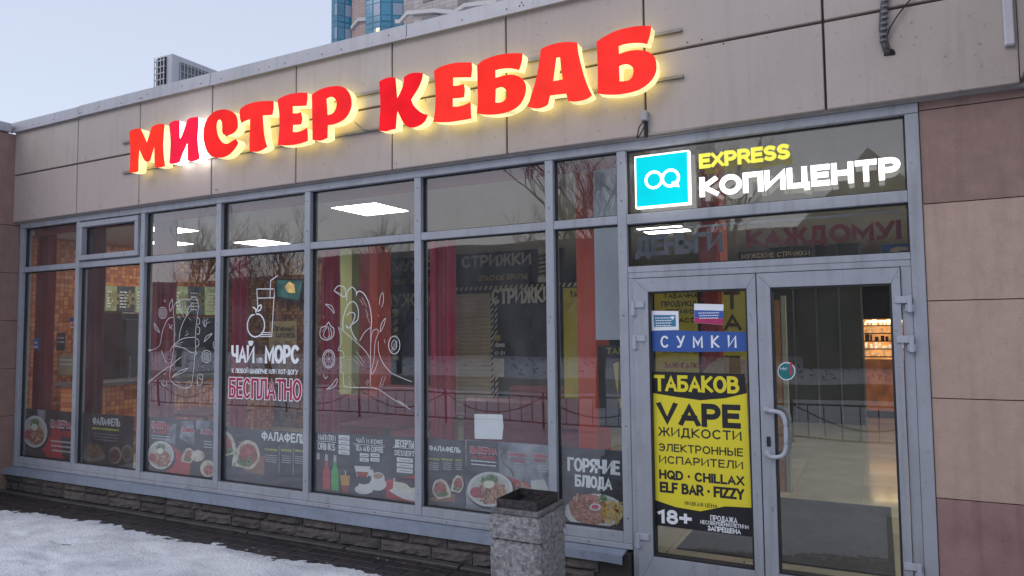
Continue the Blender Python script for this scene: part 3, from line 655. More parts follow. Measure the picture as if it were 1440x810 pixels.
# ------------------------------------------------------------------ lettering helper
def arc(cx, cy, rx, ry, a0, a1, n=10): return [(cx+rx*math.cos(R(a0+(a1-a0)*i/n)), cy+ry*math.sin(R(a0+(a1-a0)*i/n))) for i in range(n+1)]
def _O(w): return [arc(w/2, .5, w/2, .5, 90, 450, 22)]
def _P(w, lo=.45): r = (1-lo)/2; return [[(0, 0), (0, 1)], [(0, 1), (w*.55, 1)]+arc(w*.55, 1-r, w*.45, r, 90, -90, 8)[1:]+[(0, lo)]]
def _C(w): return [arc(w/2, .5, w/2, .5, 48, 312, 16)]
GL = {
 'А': (.72, [[(0, 0), (.36, 1), (.72, 0)], [(.13, .3), (.59, .3)]]), 'Б': (.62, [[(.56, 1), (0, 1), (0, 0)], [(0, .57), (.34, .57)]+arc(.34, .285, .28, .285, 90, -90, 8)[1:]+[(0, 0)]]),
 'В': (.66, [[(0, 0), (0, 1)], [(0, 1), (.32, 1)]+arc(.32, .77, .26, .23, 90, -90, 8)[1:]+[(0, .54)], [(0, .54), (.34, .54)]+arc(.34, .27, .32, .27, 90, -90, 8)[1:]+[(0, 0)]]),
 'Г': (.52, [[(0, 0), (0, 1), (.52, 1)]]), 'Д': (.74, [[(.12, 0), (.2, .5), (.22, 1), (.62, 1), (.62, 0)], [(0, -.17), (0, 0), (.74, 0), (.74, -.17)]]),
 'Е': (.54, [[(.54, 1), (0, 1), (0, 0), (.54, 0)], [(0, .52), (.48, .52)]]), 'Ж': (1.0, [[(.5, 0), (.5, 1)], [(.03, 1), (.28, .52), (.0, 0)], [(.97, 1), (.72, .52), (1.0, 0)], [(.28, .52), (.72, .52)]]),
 'З': (.56, [arc(.27, .76, .25, .24, 150, -90, 9), [(.2, .52)], arc(.27, .27, .29, .27, 90, -150, 9)]), 'И': (.68, [[(0, 1), (0, 0), (.68, 1), (.68, 0)]]),
 'Й': (.68, [[(0, 1), (0, 0), (.68, 1), (.68, 0)], arc(.34, 1.3, .14, .12, 180, 360, 6)]), 'К': (.64, [[(0, 0), (0, 1)], [(.6, 1), (.06, .5), (.64, 0)]]),
 'Л': (.68, [[(0, .0), (.1, .08), (.17, .5), (.19, 1), (.68, 1), (.68, 0)]]), 'М': (.84, [[(0, 0), (0, 1), (.42, .25), (.84, 1), (.84, 0)]]), 'Н': (.66, [[(0, 0), (0, 1)], [(.66, 0), (.66, 1)], [(0, .52), (.66, .52)]]),
 'О': (.78, _O(.78)), 'П': (.66, [[(0, 0), (0, 1), (.66, 1), (.66, 0)]]), 'Р': (.6, _P(.6, .42)), 'С': (.7, _C(.74)), 'Т': (.62, [[(0, 1), (.62, 1)], [(.31, 1), (.31, 0)]]),
 'У': (.66, [[(0, 1), (.34, .36)], [(.66, 1), (.3, .12), (.2, 0), (.05, 0)]]), 'Ф': (.92, [[(.46, 0), (.46, 1)], arc(.46, .53, .46, .32, 90, 450, 20)]), 'Х': (.66, [[(0, 0), (.64, 1)], [(.02, 1), (.66, 0)]]),
 'Ц': (.72, [[(0, 1), (0, 0), (.72, 0), (.72, -.17)], [(.62, 1), (.62, 0)]]), 'Ч': (.6, [[(0, 1), (0, .62), (.1, .44), (.3, .4), (.6, .46)], [(.6, 0), (.6, 1)]]), 'Ш': (.92, [[(0, 1), (0, 0), (.92, 0), (.92, 1)], [(.46, 0), (.46, 1)]]),
 'Щ': (1.0, [[(0, 1), (0, 0), (1.0, 0), (1.0, -.17)], [(.46, 0), (.46, 1)], [(.92, 0), (.92, 1)]]), 'Ь': (.58, [[(0, 1), (0, 0), (.32, 0)]+arc(.32, .28, .26, .28, -90, 90, 8)[1:]+[(0, .56)]]),
 'Ы': (.84, [[(0, 1), (0, 0), (.3, 0)]+arc(.3, .28, .24, .28, -90, 90, 8)[1:]+[(0, .56)], [(.84, 0), (.84, 1)]]), 'Э': (.7, [arc(.33, .5, .37, .5, 132, -132, 16), [(.22, .52), (.68, .52)]]),
 'Ю': (1.0, [[(0, 0), (0, 1)], [(0, .52), (.3, .52)], arc(.65, .5, .35, .5, 90, 450, 20)]), 'Я': (.62, [[(.62, 0), (.62, 1), (.28, 1)]+arc(.28, .73, .26, .27, 90, 270, 8)[1:]+[(.62, .46)], [(.36, .46), (.0, 0)]]),
 'D': (.68, [[(0, 0), (0, 1), (.3, 1)]+arc(.3, .5, .38, .5, 90, -90, 12)[1:]+[(0, 0)]]), 'F': (.52, [[(0, 0), (0, 1), (.52, 1)], [(0, .5), (.46, .5)]]), 'I': (.0, [[(0, 0), (0, 1)]]), 'L': (.5, [[(0, 1), (0, 0), (.5, 0)]]),
 'N': (.68, [[(0, 0), (0, 1), (.68, 0), (.68, 1)]]), 'Q': (.78, _O(.78)+[[(.5, .28), (.82, -.06)]]), 'R': (.62, _P(.6, .46)+[[(.34, .46), (.62, 0)]]), 'S': (.58, [arc(.29, .75, .28, .25, 40, 270, 10)+arc(.29, .25, .29, .25, 90, -140, 10)[1:]]),
 'V': (.7, [[(0, 1), (.35, 0), (.7, 1)]]), 'Y': (.68, [[(0, 1), (.34, .45), (.68, 1)], [(.34, .45), (.34, 0)]]), 'Z': (.6, [[(0, 1), (.6, 1), (0, 0), (.6, 0)]]), 'X': (.66, [[(0, 0), (.64, 1)], [(.02, 1), (.66, 0)]]),
 '1': (.3, [[(0, .78), (.26, 1), (.26, 0)]]), '8': (.56, [arc(.28, .76, .24, .24, 90, 450, 14), arc(.28, .27, .28, .27, 90, 450, 14)]), '0': (.58, _O(.58)), '2': (.56, [arc(.28, .72, .27, .28, 160, -30, 8)+[(0, 0), (.56, 0)]]), '3': (.56, [arc(.27, .76, .25, .24, 150, -90, 9), arc(.27, .27, .29, .27, 90, -150, 9)]), '5': (.56, [[(.5, 1), (.06, 1), (.03, .55)]+arc(.28, .3, .28, .3, 120, -140, 9)]),
 '+': (.6, [[(0, .5), (.6, .5)], [(.3, .2), (.3, .8)]]), '-': (.34, [[(0, .45), (.34, .45)]]), '.': (.0, [[(0, 0), (0, .02)]]), '·': (.0, [[(0, .46), (0, .5)]]), '!': (.0, [[(0, .36), (0, 1)], [(0, 0), (0, .05)]]), ' ': (.22, [])}
for a_, b_2 in zip('ABCEHKMOPTX', 'АВСЕНКМОРТХ'): GL[a_] = GL[b_2]
def ribbon(pts, t, closed=False):
    """mitred stroke: list of (left, right) pairs"""
    P = [Vector(p) for p in pts]; m = len(P); o_ = []
    for i in range(m):
        if closed: a = P[(i-1) % m]; b = P[(i+1) % m]
        else: a = P[i-1] if i else None; b = P[i+1] if i < m-1 else None
        d1 = (P[i]-a).normalized() if a is not None else None; d2 = (b-P[i]).normalized() if b is not None else None
        if d1 is None: d1 = d2
        if d2 is None: d2 = d1
        n1 = Vector((-d1.y, d1.x)); n2 = Vector((-d2.y, d2.x)); n = n1+n2
        if n.length < .3: n = n1.copy(); k = 1
        else: n.normalize(); k = min(1/max(.35, n.dot(n1)), 2.2)
        p = P[i]
        if not closed and i == 0: p = p-d1*t/2
        if not closed and i == m-1: p = p+d1*t/2
        o_.append((p+n*t/2*k, p-n*t/2*k))
    return o_
def text_mb(body, X0, X1, Z0, Z1, Y, bold=.02, th=.0008, sp=1.0, split=False, tt=None):
    H = Z1-Z0
    if 'Й' in body and body.upper() == body: H *= .78
    gap = .2*sp if sp == 1 else .2*sp*3
    x = 0; lay = []
    for ch_ in body:
        up_ = ch_.upper(); w, st = GL[up_]; k = 1 if ch_ == up_ or body.lower() == body else .74
        lay.append((x, w, st, k)); x += w*k+gap+.09
    tot = x-gap-.09
    t = H*(.125+bold*2.2); kx0 = (X1-X0)/max(tot, .1)
    t = min(t, kx0*.30, H*.24) if len(body) > 1 else min(t, H*.2)
    if tt: t = tt
    kx = (X1-X0-t)/tot; kz = H-t; res = []
    for (x, w, st, k) in lay:
        if not st: continue
        g2 = MB()
        for si, q in enumerate(st):
            if len(q) < 2: continue
            pts = [(X0+t/2+(x+px_*k)*kx, Z0+t/2+pz_*k*kz) for px_, pz_ in q]
            closed = (Vector(pts[0])-Vector(pts[-1])).length < 1e-6
            if closed: pts = pts[:-1]
            rb = ribbon(pts, t, closed); m = len(rb)
            lo = Z0 if min(pz_ for _, pz_ in q) >= 0 else -1e9; hi = Z0+t/2+k*kz+t/2 if max(pz_ for _, pz_ in q) <= 1 else 1e9
            for pr_ in rb:
                for v_ in pr_: v_.y = min(max(v_.y, lo), hi); y = Y-si*(.00008 if th < .002 else .0003)
            vs = []
            for l, r_ in rb: vs += [(l.x, y, l.y), (r_.x, y, r_.y)]
            fs = []
            for a in range(m if closed else m-1):
                b = (a+1) % m; fs.append((2*a, 2*a+1, 2*b+1, 2*b))
            if th > .002:
                n = len(vs); vs += [(p[0], y+th, p[2]) for p in vs[:n]]
                for a in range(m if closed else m-1):
                    b = (a+1) % m; fs += [(2*a+n, 2*b+n, 2*b+1+n, 2*a+1+n), (2*a, 2*b, 2*b+n, 2*a+n), (2*a+1, 2*a+1+n, 2*b+1+n, 2*b+1)]
                if not closed: fs += [(0, n, n+1, 1), (2*m-2, 2*m-1, 2*m-1+n, 2*m-2+n)]
            g2.add(vs, fs)
        res.append(g2)
    if split: return res
    al = MB()
    for g2 in res: al.add(g2.v, g2.f)
    return al
def T(body, x0, x1, yt, yb, Y, mat_, par, bold=.02, name='lettering', th=.0008, sp=1.0, split=False):
    """text whose left end spans photo rows yt..yb at column x0 and ends at column x1"""
    a = at(x0, yb, Y); b = at(x0, yt, Y); X1 = xat(x1, Y, a.z)
    if split: return [g2.build('letter', mat_, par, recalc=False) for g2 in text_mb(body, a.x, X1, a.z, b.z, Y, bold, th, sp, True)]
    return text_mb(body, a.x, X1, a.z, b.z, Y, bold, th, sp).build(name, mat_, par, recalc=False)
def Q(x0, x1, yt, yb, Y, mat_, par, name='print', th=.0006):
    a = at(x0, yb, Y); b = at(x0, yt, Y); X1 = xat(x1, Y, a.z)
    return bx(name, mat_, par, a.x, X1, Y, Y+th, a.z, b.z)
def DP(pts, Y, mat_, par, name='picture', sm=True):
    w = [at(a, b, Y) for a, b in pts]; w = [(p.x, p.z) for p in w]
    if sm: w = [tuple(p) for p in smooth_poly(w, 50, 4)]
    return outline_mesh([w], Y, Y+.0006).build(name, mat_, par)
def EL(cx, cy, rx, ry, a=0, n=28): return [(cx+rx*math.cos(t)*math.cos(a)-ry*math.sin(t)*math.sin(a), cy+rx*math.cos(t)*math.sin(a)+ry*math.sin(t)*math.cos(a)) for t in [2*math.pi*i/n for i in range(n)]]
def DE(cx, cy, rx, ry, Y, mat_, par, name='picture', a=0): return DP(EL(cx, cy, rx, ry, a), Y, mat_, par, name, False)
def strips(cx, cy, rx, ry, n, L, wd, Y, mats, par, name='picture', seed=1):
    rnd = random.Random(seed); mbs = [MB() for _ in mats]
    for k in range(n):
        t = rnd.uniform(0, 6.28); r = math.sqrt(rnd.random()); x = cx+rx*r*math.cos(t); y = cy+ry*r*math.sin(t); a = rnd.uniform(0, 3.14)
        dx, dy = math.cos(a)*L*rnd.uniform(.5, 1), math.sin(a)*L*rnd.uniform(.5, 1); nx, ny = -math.sin(a)*wd, math.cos(a)*wd; c = rnd.uniform(-.4, .4)
        pl = [(x-dx, y-dy), (x-dx+nx, y-dy+ny), (x+nx*(1+c), y+ny*(1+c)), (x+dx+nx, y+dy+ny), (x+dx, y+dy), (x+nx*c*.5, y+ny*c*.5)]
        i = rnd.randrange(len(mats)); yy = Y-.0002*(k % 5)
        mbs[i].add([tuple(at(p[0], p[1], yy)) for p in pl], [(0, 1, 2, 5), (5, 2, 3, 4)])
    for i, m in enumerate(mats):
        if mbs[i].v: tag(mbs[i].build(name, m, par, recalc=False), kind='stuff')
def lines(x0, x1, y, n, dy, h, Y, mat_, par, jit=.15, name='small_print'):
    """rows of small illegible print as broken dashes"""
    rnd = random.Random(int(x0*7+y)); mb = MB()
    for k in range(n):
        m_ = rnd.uniform(0, jit)*(x1-x0)/2; x = x0+m_; e = x1-m_
        A = at(x0, y+k*dy, Y); B = at(x0, y+k*dy-h, Y)
        while x < e:
            w = rnd.uniform(1.2, 3.2); w = min(w, e-x); Xa = xat(x, Y, A.z); Xb = xat(x+w, Y, A.z)
            mb.box(Xa, Xb, Y, Y+.0005, A.z, B.z); x += w+.7
    return mb.build(name, mat_, par)

# ------------------------------------------------------------------ copy centre sign in the wide fanlight
YS = -.075
cs = thing('copy_centre_sign', 'illuminated sign reading EXPRESS КОПИЦЕНТР with cyan square logo above the door', 'sign', at(1080, 260, YS))
LW = emi('white_led', (1, .98, .96), 1.9, .05, (.8, .8, .8)); LY = emi('yellow_led', (.80, .76, .09), 1.0, .1, (.3, .3, .05)); LC = emi('cyan_acrylic', (.0, .66, .76), 1.0, .15, (.0, .15, .18), 3)
a = at(893.5, 293.5, YS); b = at(894, 218.5, YS); X1 = xat(970.5, YS, a.z); Z1 = at(894, 220, YS).z
bx('light_box', LW, cs, a.x, X1, YS, YS+.045, a.z, Z1, .002)
bx('logo_panel', LC, cs, a.x+.01, X1-.01, YS-.002, YS-.0003, a.z+.01, Z1-.01)
def ring(cx, cz, r, w, y, seg=40, ax=1.0):
    return [[(cx+r*math.cos(t)*ax, cz+r*math.sin(t)) for t in [2*math.pi*i/seg for i in range(seg)]], [(cx+(r-w)*math.cos(t)*ax, cz+(r-w)*math.sin(t)) for t in [2*math.pi*i/seg for i in range(seg)]]]
c1 = at(919.5, 252.5, YS); c2 = at(943, 251, YS); zc = (c1.z+c2.z)/2; rr = .058
for i, cc in enumerate((c1, c2)):
    outline_mesh(ring(cc.x, zc, rr, .016, 0), YS-.0045-.0005*i, YS-.0022).build('logo_ring', LW, cs)
q = [(c2.x+.005, zc-.028), (c2.x+.04, zc-.02), (c2.x+.055, zc-.062), (c2.x+.012, zc-.05)]
MB().slab(q, YS-.006, .003).build('logo_tail', LW, cs)
T('EXPRESS', 983, 1111, 216.5, 237, YS, LY, cs, .05, th=.014, split=True)
T('КОПИЦЕНТР', 984, 1267, 249.5, 277, YS, LW, cs, .06, th=.014, split=True)

# ------------------------------------------------------------------ vinyl on the left door leaf
YD = -.012
YEL = mat('yellow_vinyl', (.80, .68, .03), .45, .03); DRED = mat('dark_red_vinyl', (.28, .01, .05), .45)
banner = thing('tobacco_banner', 'large yellow and black banner on the left door leaf advertising ТАБАКОВ, VAPE and 18+', 'banner', at(985, 745, YD))
DP([(911, 522), (1047, 526), (1050, 568), (1052, 620), (1056, 690), (1057.5, 755), (919, 738), (915, 620)], YD, BLACK, banner, 'backing', False)
DP([(913.5, 552), (950, 558), (985, 563), (1020, 560), (1050, 553), (1053, 620), (1056, 690), (1057, 714), (1020, 712), (985, 719), (950, 713), (918, 702), (916, 640)], YD-.001, YEL, banner, 'yellow_field', False)
y2 = YD-.002
T('ТАБАКОВ', 920, 1040, 527, 550, y2, YEL, banner, .035)
BK = mat('black_print', (.015, .015, .02), .5)
T('VAPE', 924, 1042, 565, 597, y2, BK, banner, .05)
T('ЖИДКОСТИ', 926, 1043, 600, 613, y2, BK, banner, .02)
T('ЭЛЕКТРОННЫЕ', 926, 1045, 623, 634, y2, BK, banner, .02)
T('ИСПАРИТЕЛИ', 927, 1045, 640, 651, y2, BK, banner, .02)
T('HQD · CHILLAX', 927, 1047, 660, 673, y2, BK, banner, .045)
T('ELF BAR · FIZZY', 928, 1047, 677, 692, y2, BK, banner, .045)
T('низкая цена', 963, 1009, 704.5, 710, y2, BK, banner, .01)
T('18+', 925, 973, 715, 735, y2, WHITE, banner, .045)
T('ПРОДАЖА', 999, 1037, 724, 732, y2, WHITE, banner, .01)
T('НЕСОВЕРШЕННОЛЕТНИМ', 985, 1053, 731, 736.5, y2, WHITE, banner, .01)
T('ЗАПРЕЩЕНА', 995, 1042, 739, 746, y2, WHITE, banner, .03)
bag = thing('bags_strip', 'blue strip with widely spaced white letters СУМКИ across the left door leaf', 'sign', at(985, 494, YD))
BLU = mat('blue_vinyl', (.035, .10, .36), .45, .08)
DP([(913.5, 464), (1051, 467), (1051, 494), (985, 495), (915, 494)], YD-.001, BLU, bag, 'strip', False)
T('СУМКИ', 929, 1036, 472, 489, y2, WHITE, bag, .015, sp=1.6)
st1 = thing('blue_sticker', 'white bordered blue notice sticker at the upper left of the left door pane', 'sticker', at(935, 464, YD))
DP([(915, 437), (954, 437.5), (954.5, 464), (916, 465)], YD-.002, WHITE, st1, 'backing', False)
DP([(919, 443), (950, 443), (950.5, 459), (920, 460)], YD-.003, mat('teal_blue_print', (.04, .19, .33), .5, .1), st1, 'print', False)
lines(921, 945, 448, 4, 3.6, 1.4, YD-.004, WHITE, st1)
DP([(942, 446), (946, 444.5), (949, 446), (946, 450)], YD-.004, WHITE, st1, 'emblem')
st2 = thing('tricolour_sticker', 'white, blue and red notice sticker at the upper middle of the left door pane', 'sticker', at(996, 457, YD))
DP([(976, 427), (1017.5, 428), (1017, 457), (976.5, 454)], YD-.002, WHITE, st2, 'backing', False)
DP([(976.5, 436), (1017.3, 437), (1017.2, 448), (976.6, 446.5)], YD-.003, mat('flag_blue', (.04, .10, .38), .5), st2, 'blue_band', False)
DP([(976.6, 446.6), (1017.2, 448.2), (1017, 456.8), (976.7, 453.8)], YD-.003, mat('flag_red', (.45, .03, .13), .5), st2, 'red_band', False)
lines(982, 1012, 441, 3, 3.6, 1.3, YD-.004, WHITE, st2)
st3 = thing('round_sticker', 'round teal sticker with white rim on the right door pane beside the handle', 'sticker', at(1106, 534, YD))
DE(1106, 522, 12.6, 12.8, YD-.002, WHITE, st3, 'rim'); DE(1106, 522, 11.2, 11.4, YD-.003, mat('teal_print', (.01, .16, .17), .5, .3, 20), st3, 'disc')
DP([(1111, 509), (1114, 509), (1114, 527), (1111, 528)], YD-.004, mat('red_print', (.5, .03, .05), .5), st3, 'red_bar', False)
T('МЫ', 1097, 1106, 516.5, 520, YD-.004, WHITE, st3, .02)

# ------------------------------------------------------------------ white line drawings on the window panes
YG = .0085
def draw(paths, par, name='line_drawing', w=.0045):
    mb = MB()
    for pth in paths:
        ww = w
        if isinstance(pth, tuple): ww, pth = pth
        n = len(pth); P = [Vector(p) for p in pth]; cur = []
        if n > 2:
            for i in range(n-1):
                p0 = P[max(i-1, 0)]; p1 = P[i]; p2 = P[i+1]; p3 = P[min(i+2, n-1)]
                for k in range(4):
                    t = k/4; cur.append(.5*((2*p1)+(p2-p0)*t+(2*p0-5*p1+4*p2-p3)*t*t+(3*p1-p0-3*p2+p3)*t**3))
            cur.append(P[-1])
        else: cur = P
        W3 = [at(p.x, p.y, YG) for p in cur]; m = len(W3); base = len(mb.v)
        for i, p in enumerate(W3):
            a = W3[max(i-1, 0)]; b = W3[min(i+1, m-1)]; t = b-a
            if t.length < 1e-7: t = Vector((1, 0, 0))
            t.normalize(); nrm = Vector((-t.z, 0, t.x))*ww/2*(1 if 0 < i < m-1 else .6)
            mb.v.append(tuple(p+nrm)); mb.v.append(tuple(p-nrm))
        for i in range(m-1): mb.f.append((base+2*i, base+2*i+1, base+2*i+3, base+2*i+2)); mb.mi.append(0)
    return mb.build(name, WHITE, par, recalc=False)
def zc_(ox, oy, s, l): return [(ox+a/s, oy+b/s) for a, b in l]
A = (200, 400, 5.06)
sh = [[(225,230),(222,160),(250,125),(300,105),(330,110)],[(225,230),(228,300),(226,420),(218,500),(208,560),(198,620),(200,680),(240,715),(300,738),(345,725),(355,690),(368,590),(372,520),(380,470),(378,400),(380,330),(390,240),(400,150),(385,100),(350,95),(330,120)],
 [(262,400),(270,330),(300,250),(340,190)],[(300,235),(260,170),(240,150)],[(310,235),(330,170),(350,140)],[(40,465),(80,462),(125,430),(145,330),(180,250),(220,232)],[(45,475),(100,455),(125,432)],
 [(195,478),(225,430),(290,385),(380,375)],[(225,440),(290,450),(340,480),(372,487)],[(228,430),(290,410)],[(228,436),(280,430)],[(135,465),(150,510),(172,560)],[(40,705),(100,650),(180,590),(205,585),(240,545),(280,515)],[(42,690),(75,668)],
 [(210,660),(260,620),(325,595),(290,625),(240,645),(212,662)],[(392,235),(408,250),(405,280),(388,285)],[(388,300),(408,310),(405,350),(385,352)],[(382,385),(402,400),(400,435),(380,440)],[(378,470),(390,490),(375,500)],
 [(190,280),(198,300),(215,320)],[(215,285),(205,300),(190,312)],[(240,120),(260,180)],[(262,118),(282,190)],[(284,120),(290,200)],[(330,150),(322,200)],[(350,140),(345,195)],[(366,130),(362,190)],[(300,120),(310,180)],[(250,240),(262,225),(270,250)],[(330,235),(345,255)],[(240,345),(232,370)],[(315,330),(322,345)],[(305,365),(330,350)],
 [(205,120),(192,150),(200,190),(215,150),(213,103),(205,120)],[(85,275),(90,310),(122,342),(110,312),(85,275)],[(440,410),(455,370),(498,350),(470,380),(440,410)],[(510,405),(505,430),(515,460),(522,430),(515,400)],
 [(430,260),(440,290),(450,300),(460,260)],[(445,300),(442,230)],[(432,250),(445,262)],[(470,240),(450,262)],[(485,265),(455,280)],
 [(135,690),(148,720),(168,720),(172,690)],[(150,670),(150,720)],[(390,690),(395,712),(420,712),(430,650),(410,640),(395,650),(390,690)],[(405,655),(412,675),(425,672)],[(470,600),(475,615)],[(398,560),(405,585)],[(152,112),(165,122)],[(165,105),(158,125)],[(240,690),(262,700)],[(320,700),(340,680)],[(150,640),(170,635)]]
def circ(cx, cy, rx, ry, n=14): return [(cx+rx*math.cos(6.2832*i/n), cy+ry*math.sin(6.2832*i/n)) for i in range(n+1)]
sh += [circ(145,202,28,40), circ(145,202,16,24), circ(145,202,6,9), circ(457,512,32,44), circ(457,512,18,26), circ(457,512,7,10)]
sw = thing('shawarma_drawing', 'white line drawing of a shawarma wrap held in hands on the third window pane', 'window decal', at(255, 545, YG))
draw([zc_(*A, l) for l in sh], sw, w=.0042)
A = (440, 340, 3.375)
hd = [(.006, [(145,420),(142,370),(165,300),(195,285),(215,320),(212,370),(180,400),(190,440),(210,470)]),(.006, [(155,395),(170,410),(190,380),(200,345),(180,335),(160,350)]),(.006, [(160,280),(162,240),(185,215),(205,235),(205,260)]),(.006, [(205,260),(215,235),(240,245),(265,290),(278,360),(275,420)]),
 [(120,405),(170,445),(210,480),(250,520),(275,560)],[(275,405),(245,430),(222,470)],[(275,405),(274,500),(272,690)],[(120,405),(135,460),(130,490)],[(130,490),(120,515),(140,520),(148,545),(130,555),(135,585),(130,610),(145,625)],[(145,625),(145,670),(155,688),(200,692),(270,690)],
 [(275,690),(320,705),(370,740),(465,797)],[(275,480),(280,430),(300,415),(310,430),(295,480),(290,560),(280,600),(280,630),(298,600),(310,560)],[(310,470),(312,520),(330,570),(370,620),(420,645),(470,665)],
 [(220,270),(240,300)],[(232,262),(256,310)],[(250,320),(262,350)],[(255,345),(268,385)],[(200,540),(240,590)],[(190,555),(222,590)],[(205,520),(245,575)],[(170,640),(200,690)],[(165,660),(180,680)],[(330,640),(315,690)],[(345,640),(325,690)],[(255,680),(268,660)],[(250,672),(262,655)],[(410,755),(450,780)],[(400,750),(430,772)],
 (.005, [(100,232),(120,210),(148,215),(155,240),(150,262),(125,250),(100,232)]),[(110,235),(140,250)],[(58,295),(90,305),(102,340),(85,320),(58,295)],[(48,352),(54,360)],[(315,300),(320,260),(332,242),(335,280),(325,312)],[(318,430),(325,390),(345,362),(335,400),(318,430)],[(310,345),(312,355)],[(338,462),(342,480)],
 (.005, [(75,380),(60,400),(38,410),(35,450),(65,467),(95,450),(100,415),(85,400),(75,380)]),[(70,400),(50,440),(65,462)],[(72,402),(78,440),(68,462)],[(80,405),(90,440),(75,460)],[(65,400),(42,430)],
 [(65,700),(90,680),(112,650),(115,665),(100,690),(65,700)],[(50,630),(60,650),(70,635)],[(122,705),(128,712)]]
hd += [(.005, circ(75,556,29,43)), circ(75,556,22,35), [(60,535),(90,578)], [(92,540),(58,575)], [(75,522),(76,590)], [(52,556),(98,557)], (.005, circ(386,490,27,42)), circ(386,490,12,22), [(370,520),(395,470)], [(376,524),(402,470)]]
hdt = thing('hot_dog_drawing', 'white line drawing of a hot dog held in a hand, on the fifth pane', 'window decal', at(515, 550, YG))
draw([(l[0], zc_(*A, l[1])) if isinstance(l, tuple) else zc_(*A, l) for l in hd], hdt, w=.0038)
A = (310, 370, 3.857)
tea = thing('tea_offer_decal', 'white drink glass drawing over the words ЧАЙ или МОРС and red БЕСПЛАТНО', 'window decal', at(372, 560, YG))
draw([zc_(*A, l) for l in ([(197,140),(293,140)],[(293,140),(293,190)],[(293,140),(278,398)],[(278,398),(215,398)],[(197,140),(202,235)],[(203,190),(288,188)],[(268,188),(272,95)],[(272,95),(310,68)],[(220,377),(272,377)],[(225,388),(275,388)],
   [(185,280),(165,285),(148,320),(148,360),(165,390),(192,400),(222,385),(238,350),(235,310),(215,280),(192,276)],[(192,270),(190,250),(175,238)],[(195,262),(205,235),(220,228),(218,250),(200,262)],[(155,300),(175,282)])], tea, w=.012)
T('ЧАЙ', 325, 358, 478.5, 510, YG, WHITE, tea, .03); T('или', 361, 370, 503, 510.5, YG, WHITE, tea, .01); T('МОРС', 372, 421, 485, 511, YG, WHITE, tea, .035)
T('К ЛЮБОЙ ШАВЕРМЕ ИЛИ ХОТ-ДОГУ', 326, 419, 516, 524.5, YG, WHITE, tea, .025)
a = at(322, 559, YG); b = at(322, 531, YG); X1 = xat(424, YG, a.z)
for k_, (y_, t_, m_) in enumerate(((YG, .038, WHITE), (YG-.001, .022, mat('crimson_vinyl', (.42, .01, .07), .45)))):
    e = (t_-.022)/2; text_mb('БЕСПЛАТНО', a.x-e, X1+e, a.z-e, b.z+e, y_, tt=t_).build('lettering', m_, tea, recalc=False)

# ------------------------------------------------------------------ food posters behind the lower panes
YO = .045
def pm(c, v=.25, s=9): return mat('poster_print', c, .45, v, s)
DK = mottled('dark_slate_print', [(.008, .009, .013), (.02, .023, .03), (.045, .048, .062)], 6, .45, kind='n'); DK2 = mottled('dark_slate_print_blue', [(.012, .014, .022), (.03, .034, .048), (.075, .078, .10)], 4, .45, kind='n', seed=4)
PLATE = pm((.62, .62, .62), .08); REDC = pm((.42, .02, .03), .2); GRN = mottled('greens_print', [(.02, .07, .02), (.08, .2, .06), (.3, .38, .2)], 90, .5)
MEAT = mottled('meat_print', [(.12, .03, .015), (.3, .09, .04), (.5, .2, .1), (.2, .05, .03)], 70, .5); MEAT2 = mottled('falafel_print', [(.12, .03, .03), (.38, .08, .07), (.5, .16, .13)], 35, .5)
NOOD = [pm((.55, .3, .16)), pm((.42, .17, .09)), pm((.6, .42, .28)), pm((.28, .08, .05))]; EGG = pm((.72, .72, .6), .05); TOM = pm((.42, .03, .06), .2); FRY = [pm((.6, .38, .08)), pm((.7, .48, .15)), pm((.5, .28, .05))]
WRAP = mottled('flatbread_print', [(.35, .28, .2), (.6, .55, .45), (.7, .66, .58)], 14, .5, kind='n'); REDT = pm((.5, .03, .05), .1); LIME = pm((.38, .42, .05), .1); SMOKE = mottled('smoke_print', [(.05, .055, .07), (.2, .22, .27), (.4, .42, .47)], 5, .5, kind='n', seed=2); BOARD = pm((.25, .12, .07))
def poster(label, x0, x1, yt, yb, m=DK):
    a = at(x0, yb, YO); p = thing('food_poster', label, 'poster', a, 'food posters along the bottom of the windows')
    Q(x0, x1, yt, yb, YO, m, p, 'backing', .0015); return p
def noodle_plate(p, cx, cy, rx, ry, s=1, seed=1):
    Y = YO-.001
    DE(cx+rx*.08, cy+ry*.12, rx*1.06, ry*1.06, Y, BLACK, p); DE(cx, cy, rx, ry, Y-.001, PLATE, p, 'plate_picture'); DE(cx, cy, rx*.86, ry*.86, Y-.002, pm((.5, .48, .45), .15, 30), p)
    DE(cx+rx*.1, cy+ry*.25, rx*.62, ry*.56, Y-.003, MEAT, p)
    strips(cx+rx*.1, cy+ry*.22, rx*.62, ry*.55, int(70*s), rx*.2, rx*.07, Y-.004, NOOD, p, seed=seed)
    DP([(cx-rx*.35, cy-ry*.5), (cx-rx*.1, cy-ry*.78), (cx+rx*.3, cy-ry*.75), (cx+rx*.35, cy-ry*.5), (cx, cy-ry*.25), (cx-rx*.3, cy-ry*.2)], Y-.006, GRN, p)
    strips(cx-rx*.05, cy-ry*.5, rx*.35, ry*.28, 16, rx*.13, rx*.05, Y-.007, [GRN], p, seed=seed+3)
    DE(cx-rx*.05, cy-ry*.28, rx*.25, ry*.22, Y-.009, EGG, p); DE(cx-rx*.62, cy+ry*.18, rx*.26, ry*.3, Y-.006, TOM, p)
WR3 = [pm((.45, .12, .09)), pm((.22, .05, .04)), pm((.32, .08, .05)), pm((.5, .36, .24))]
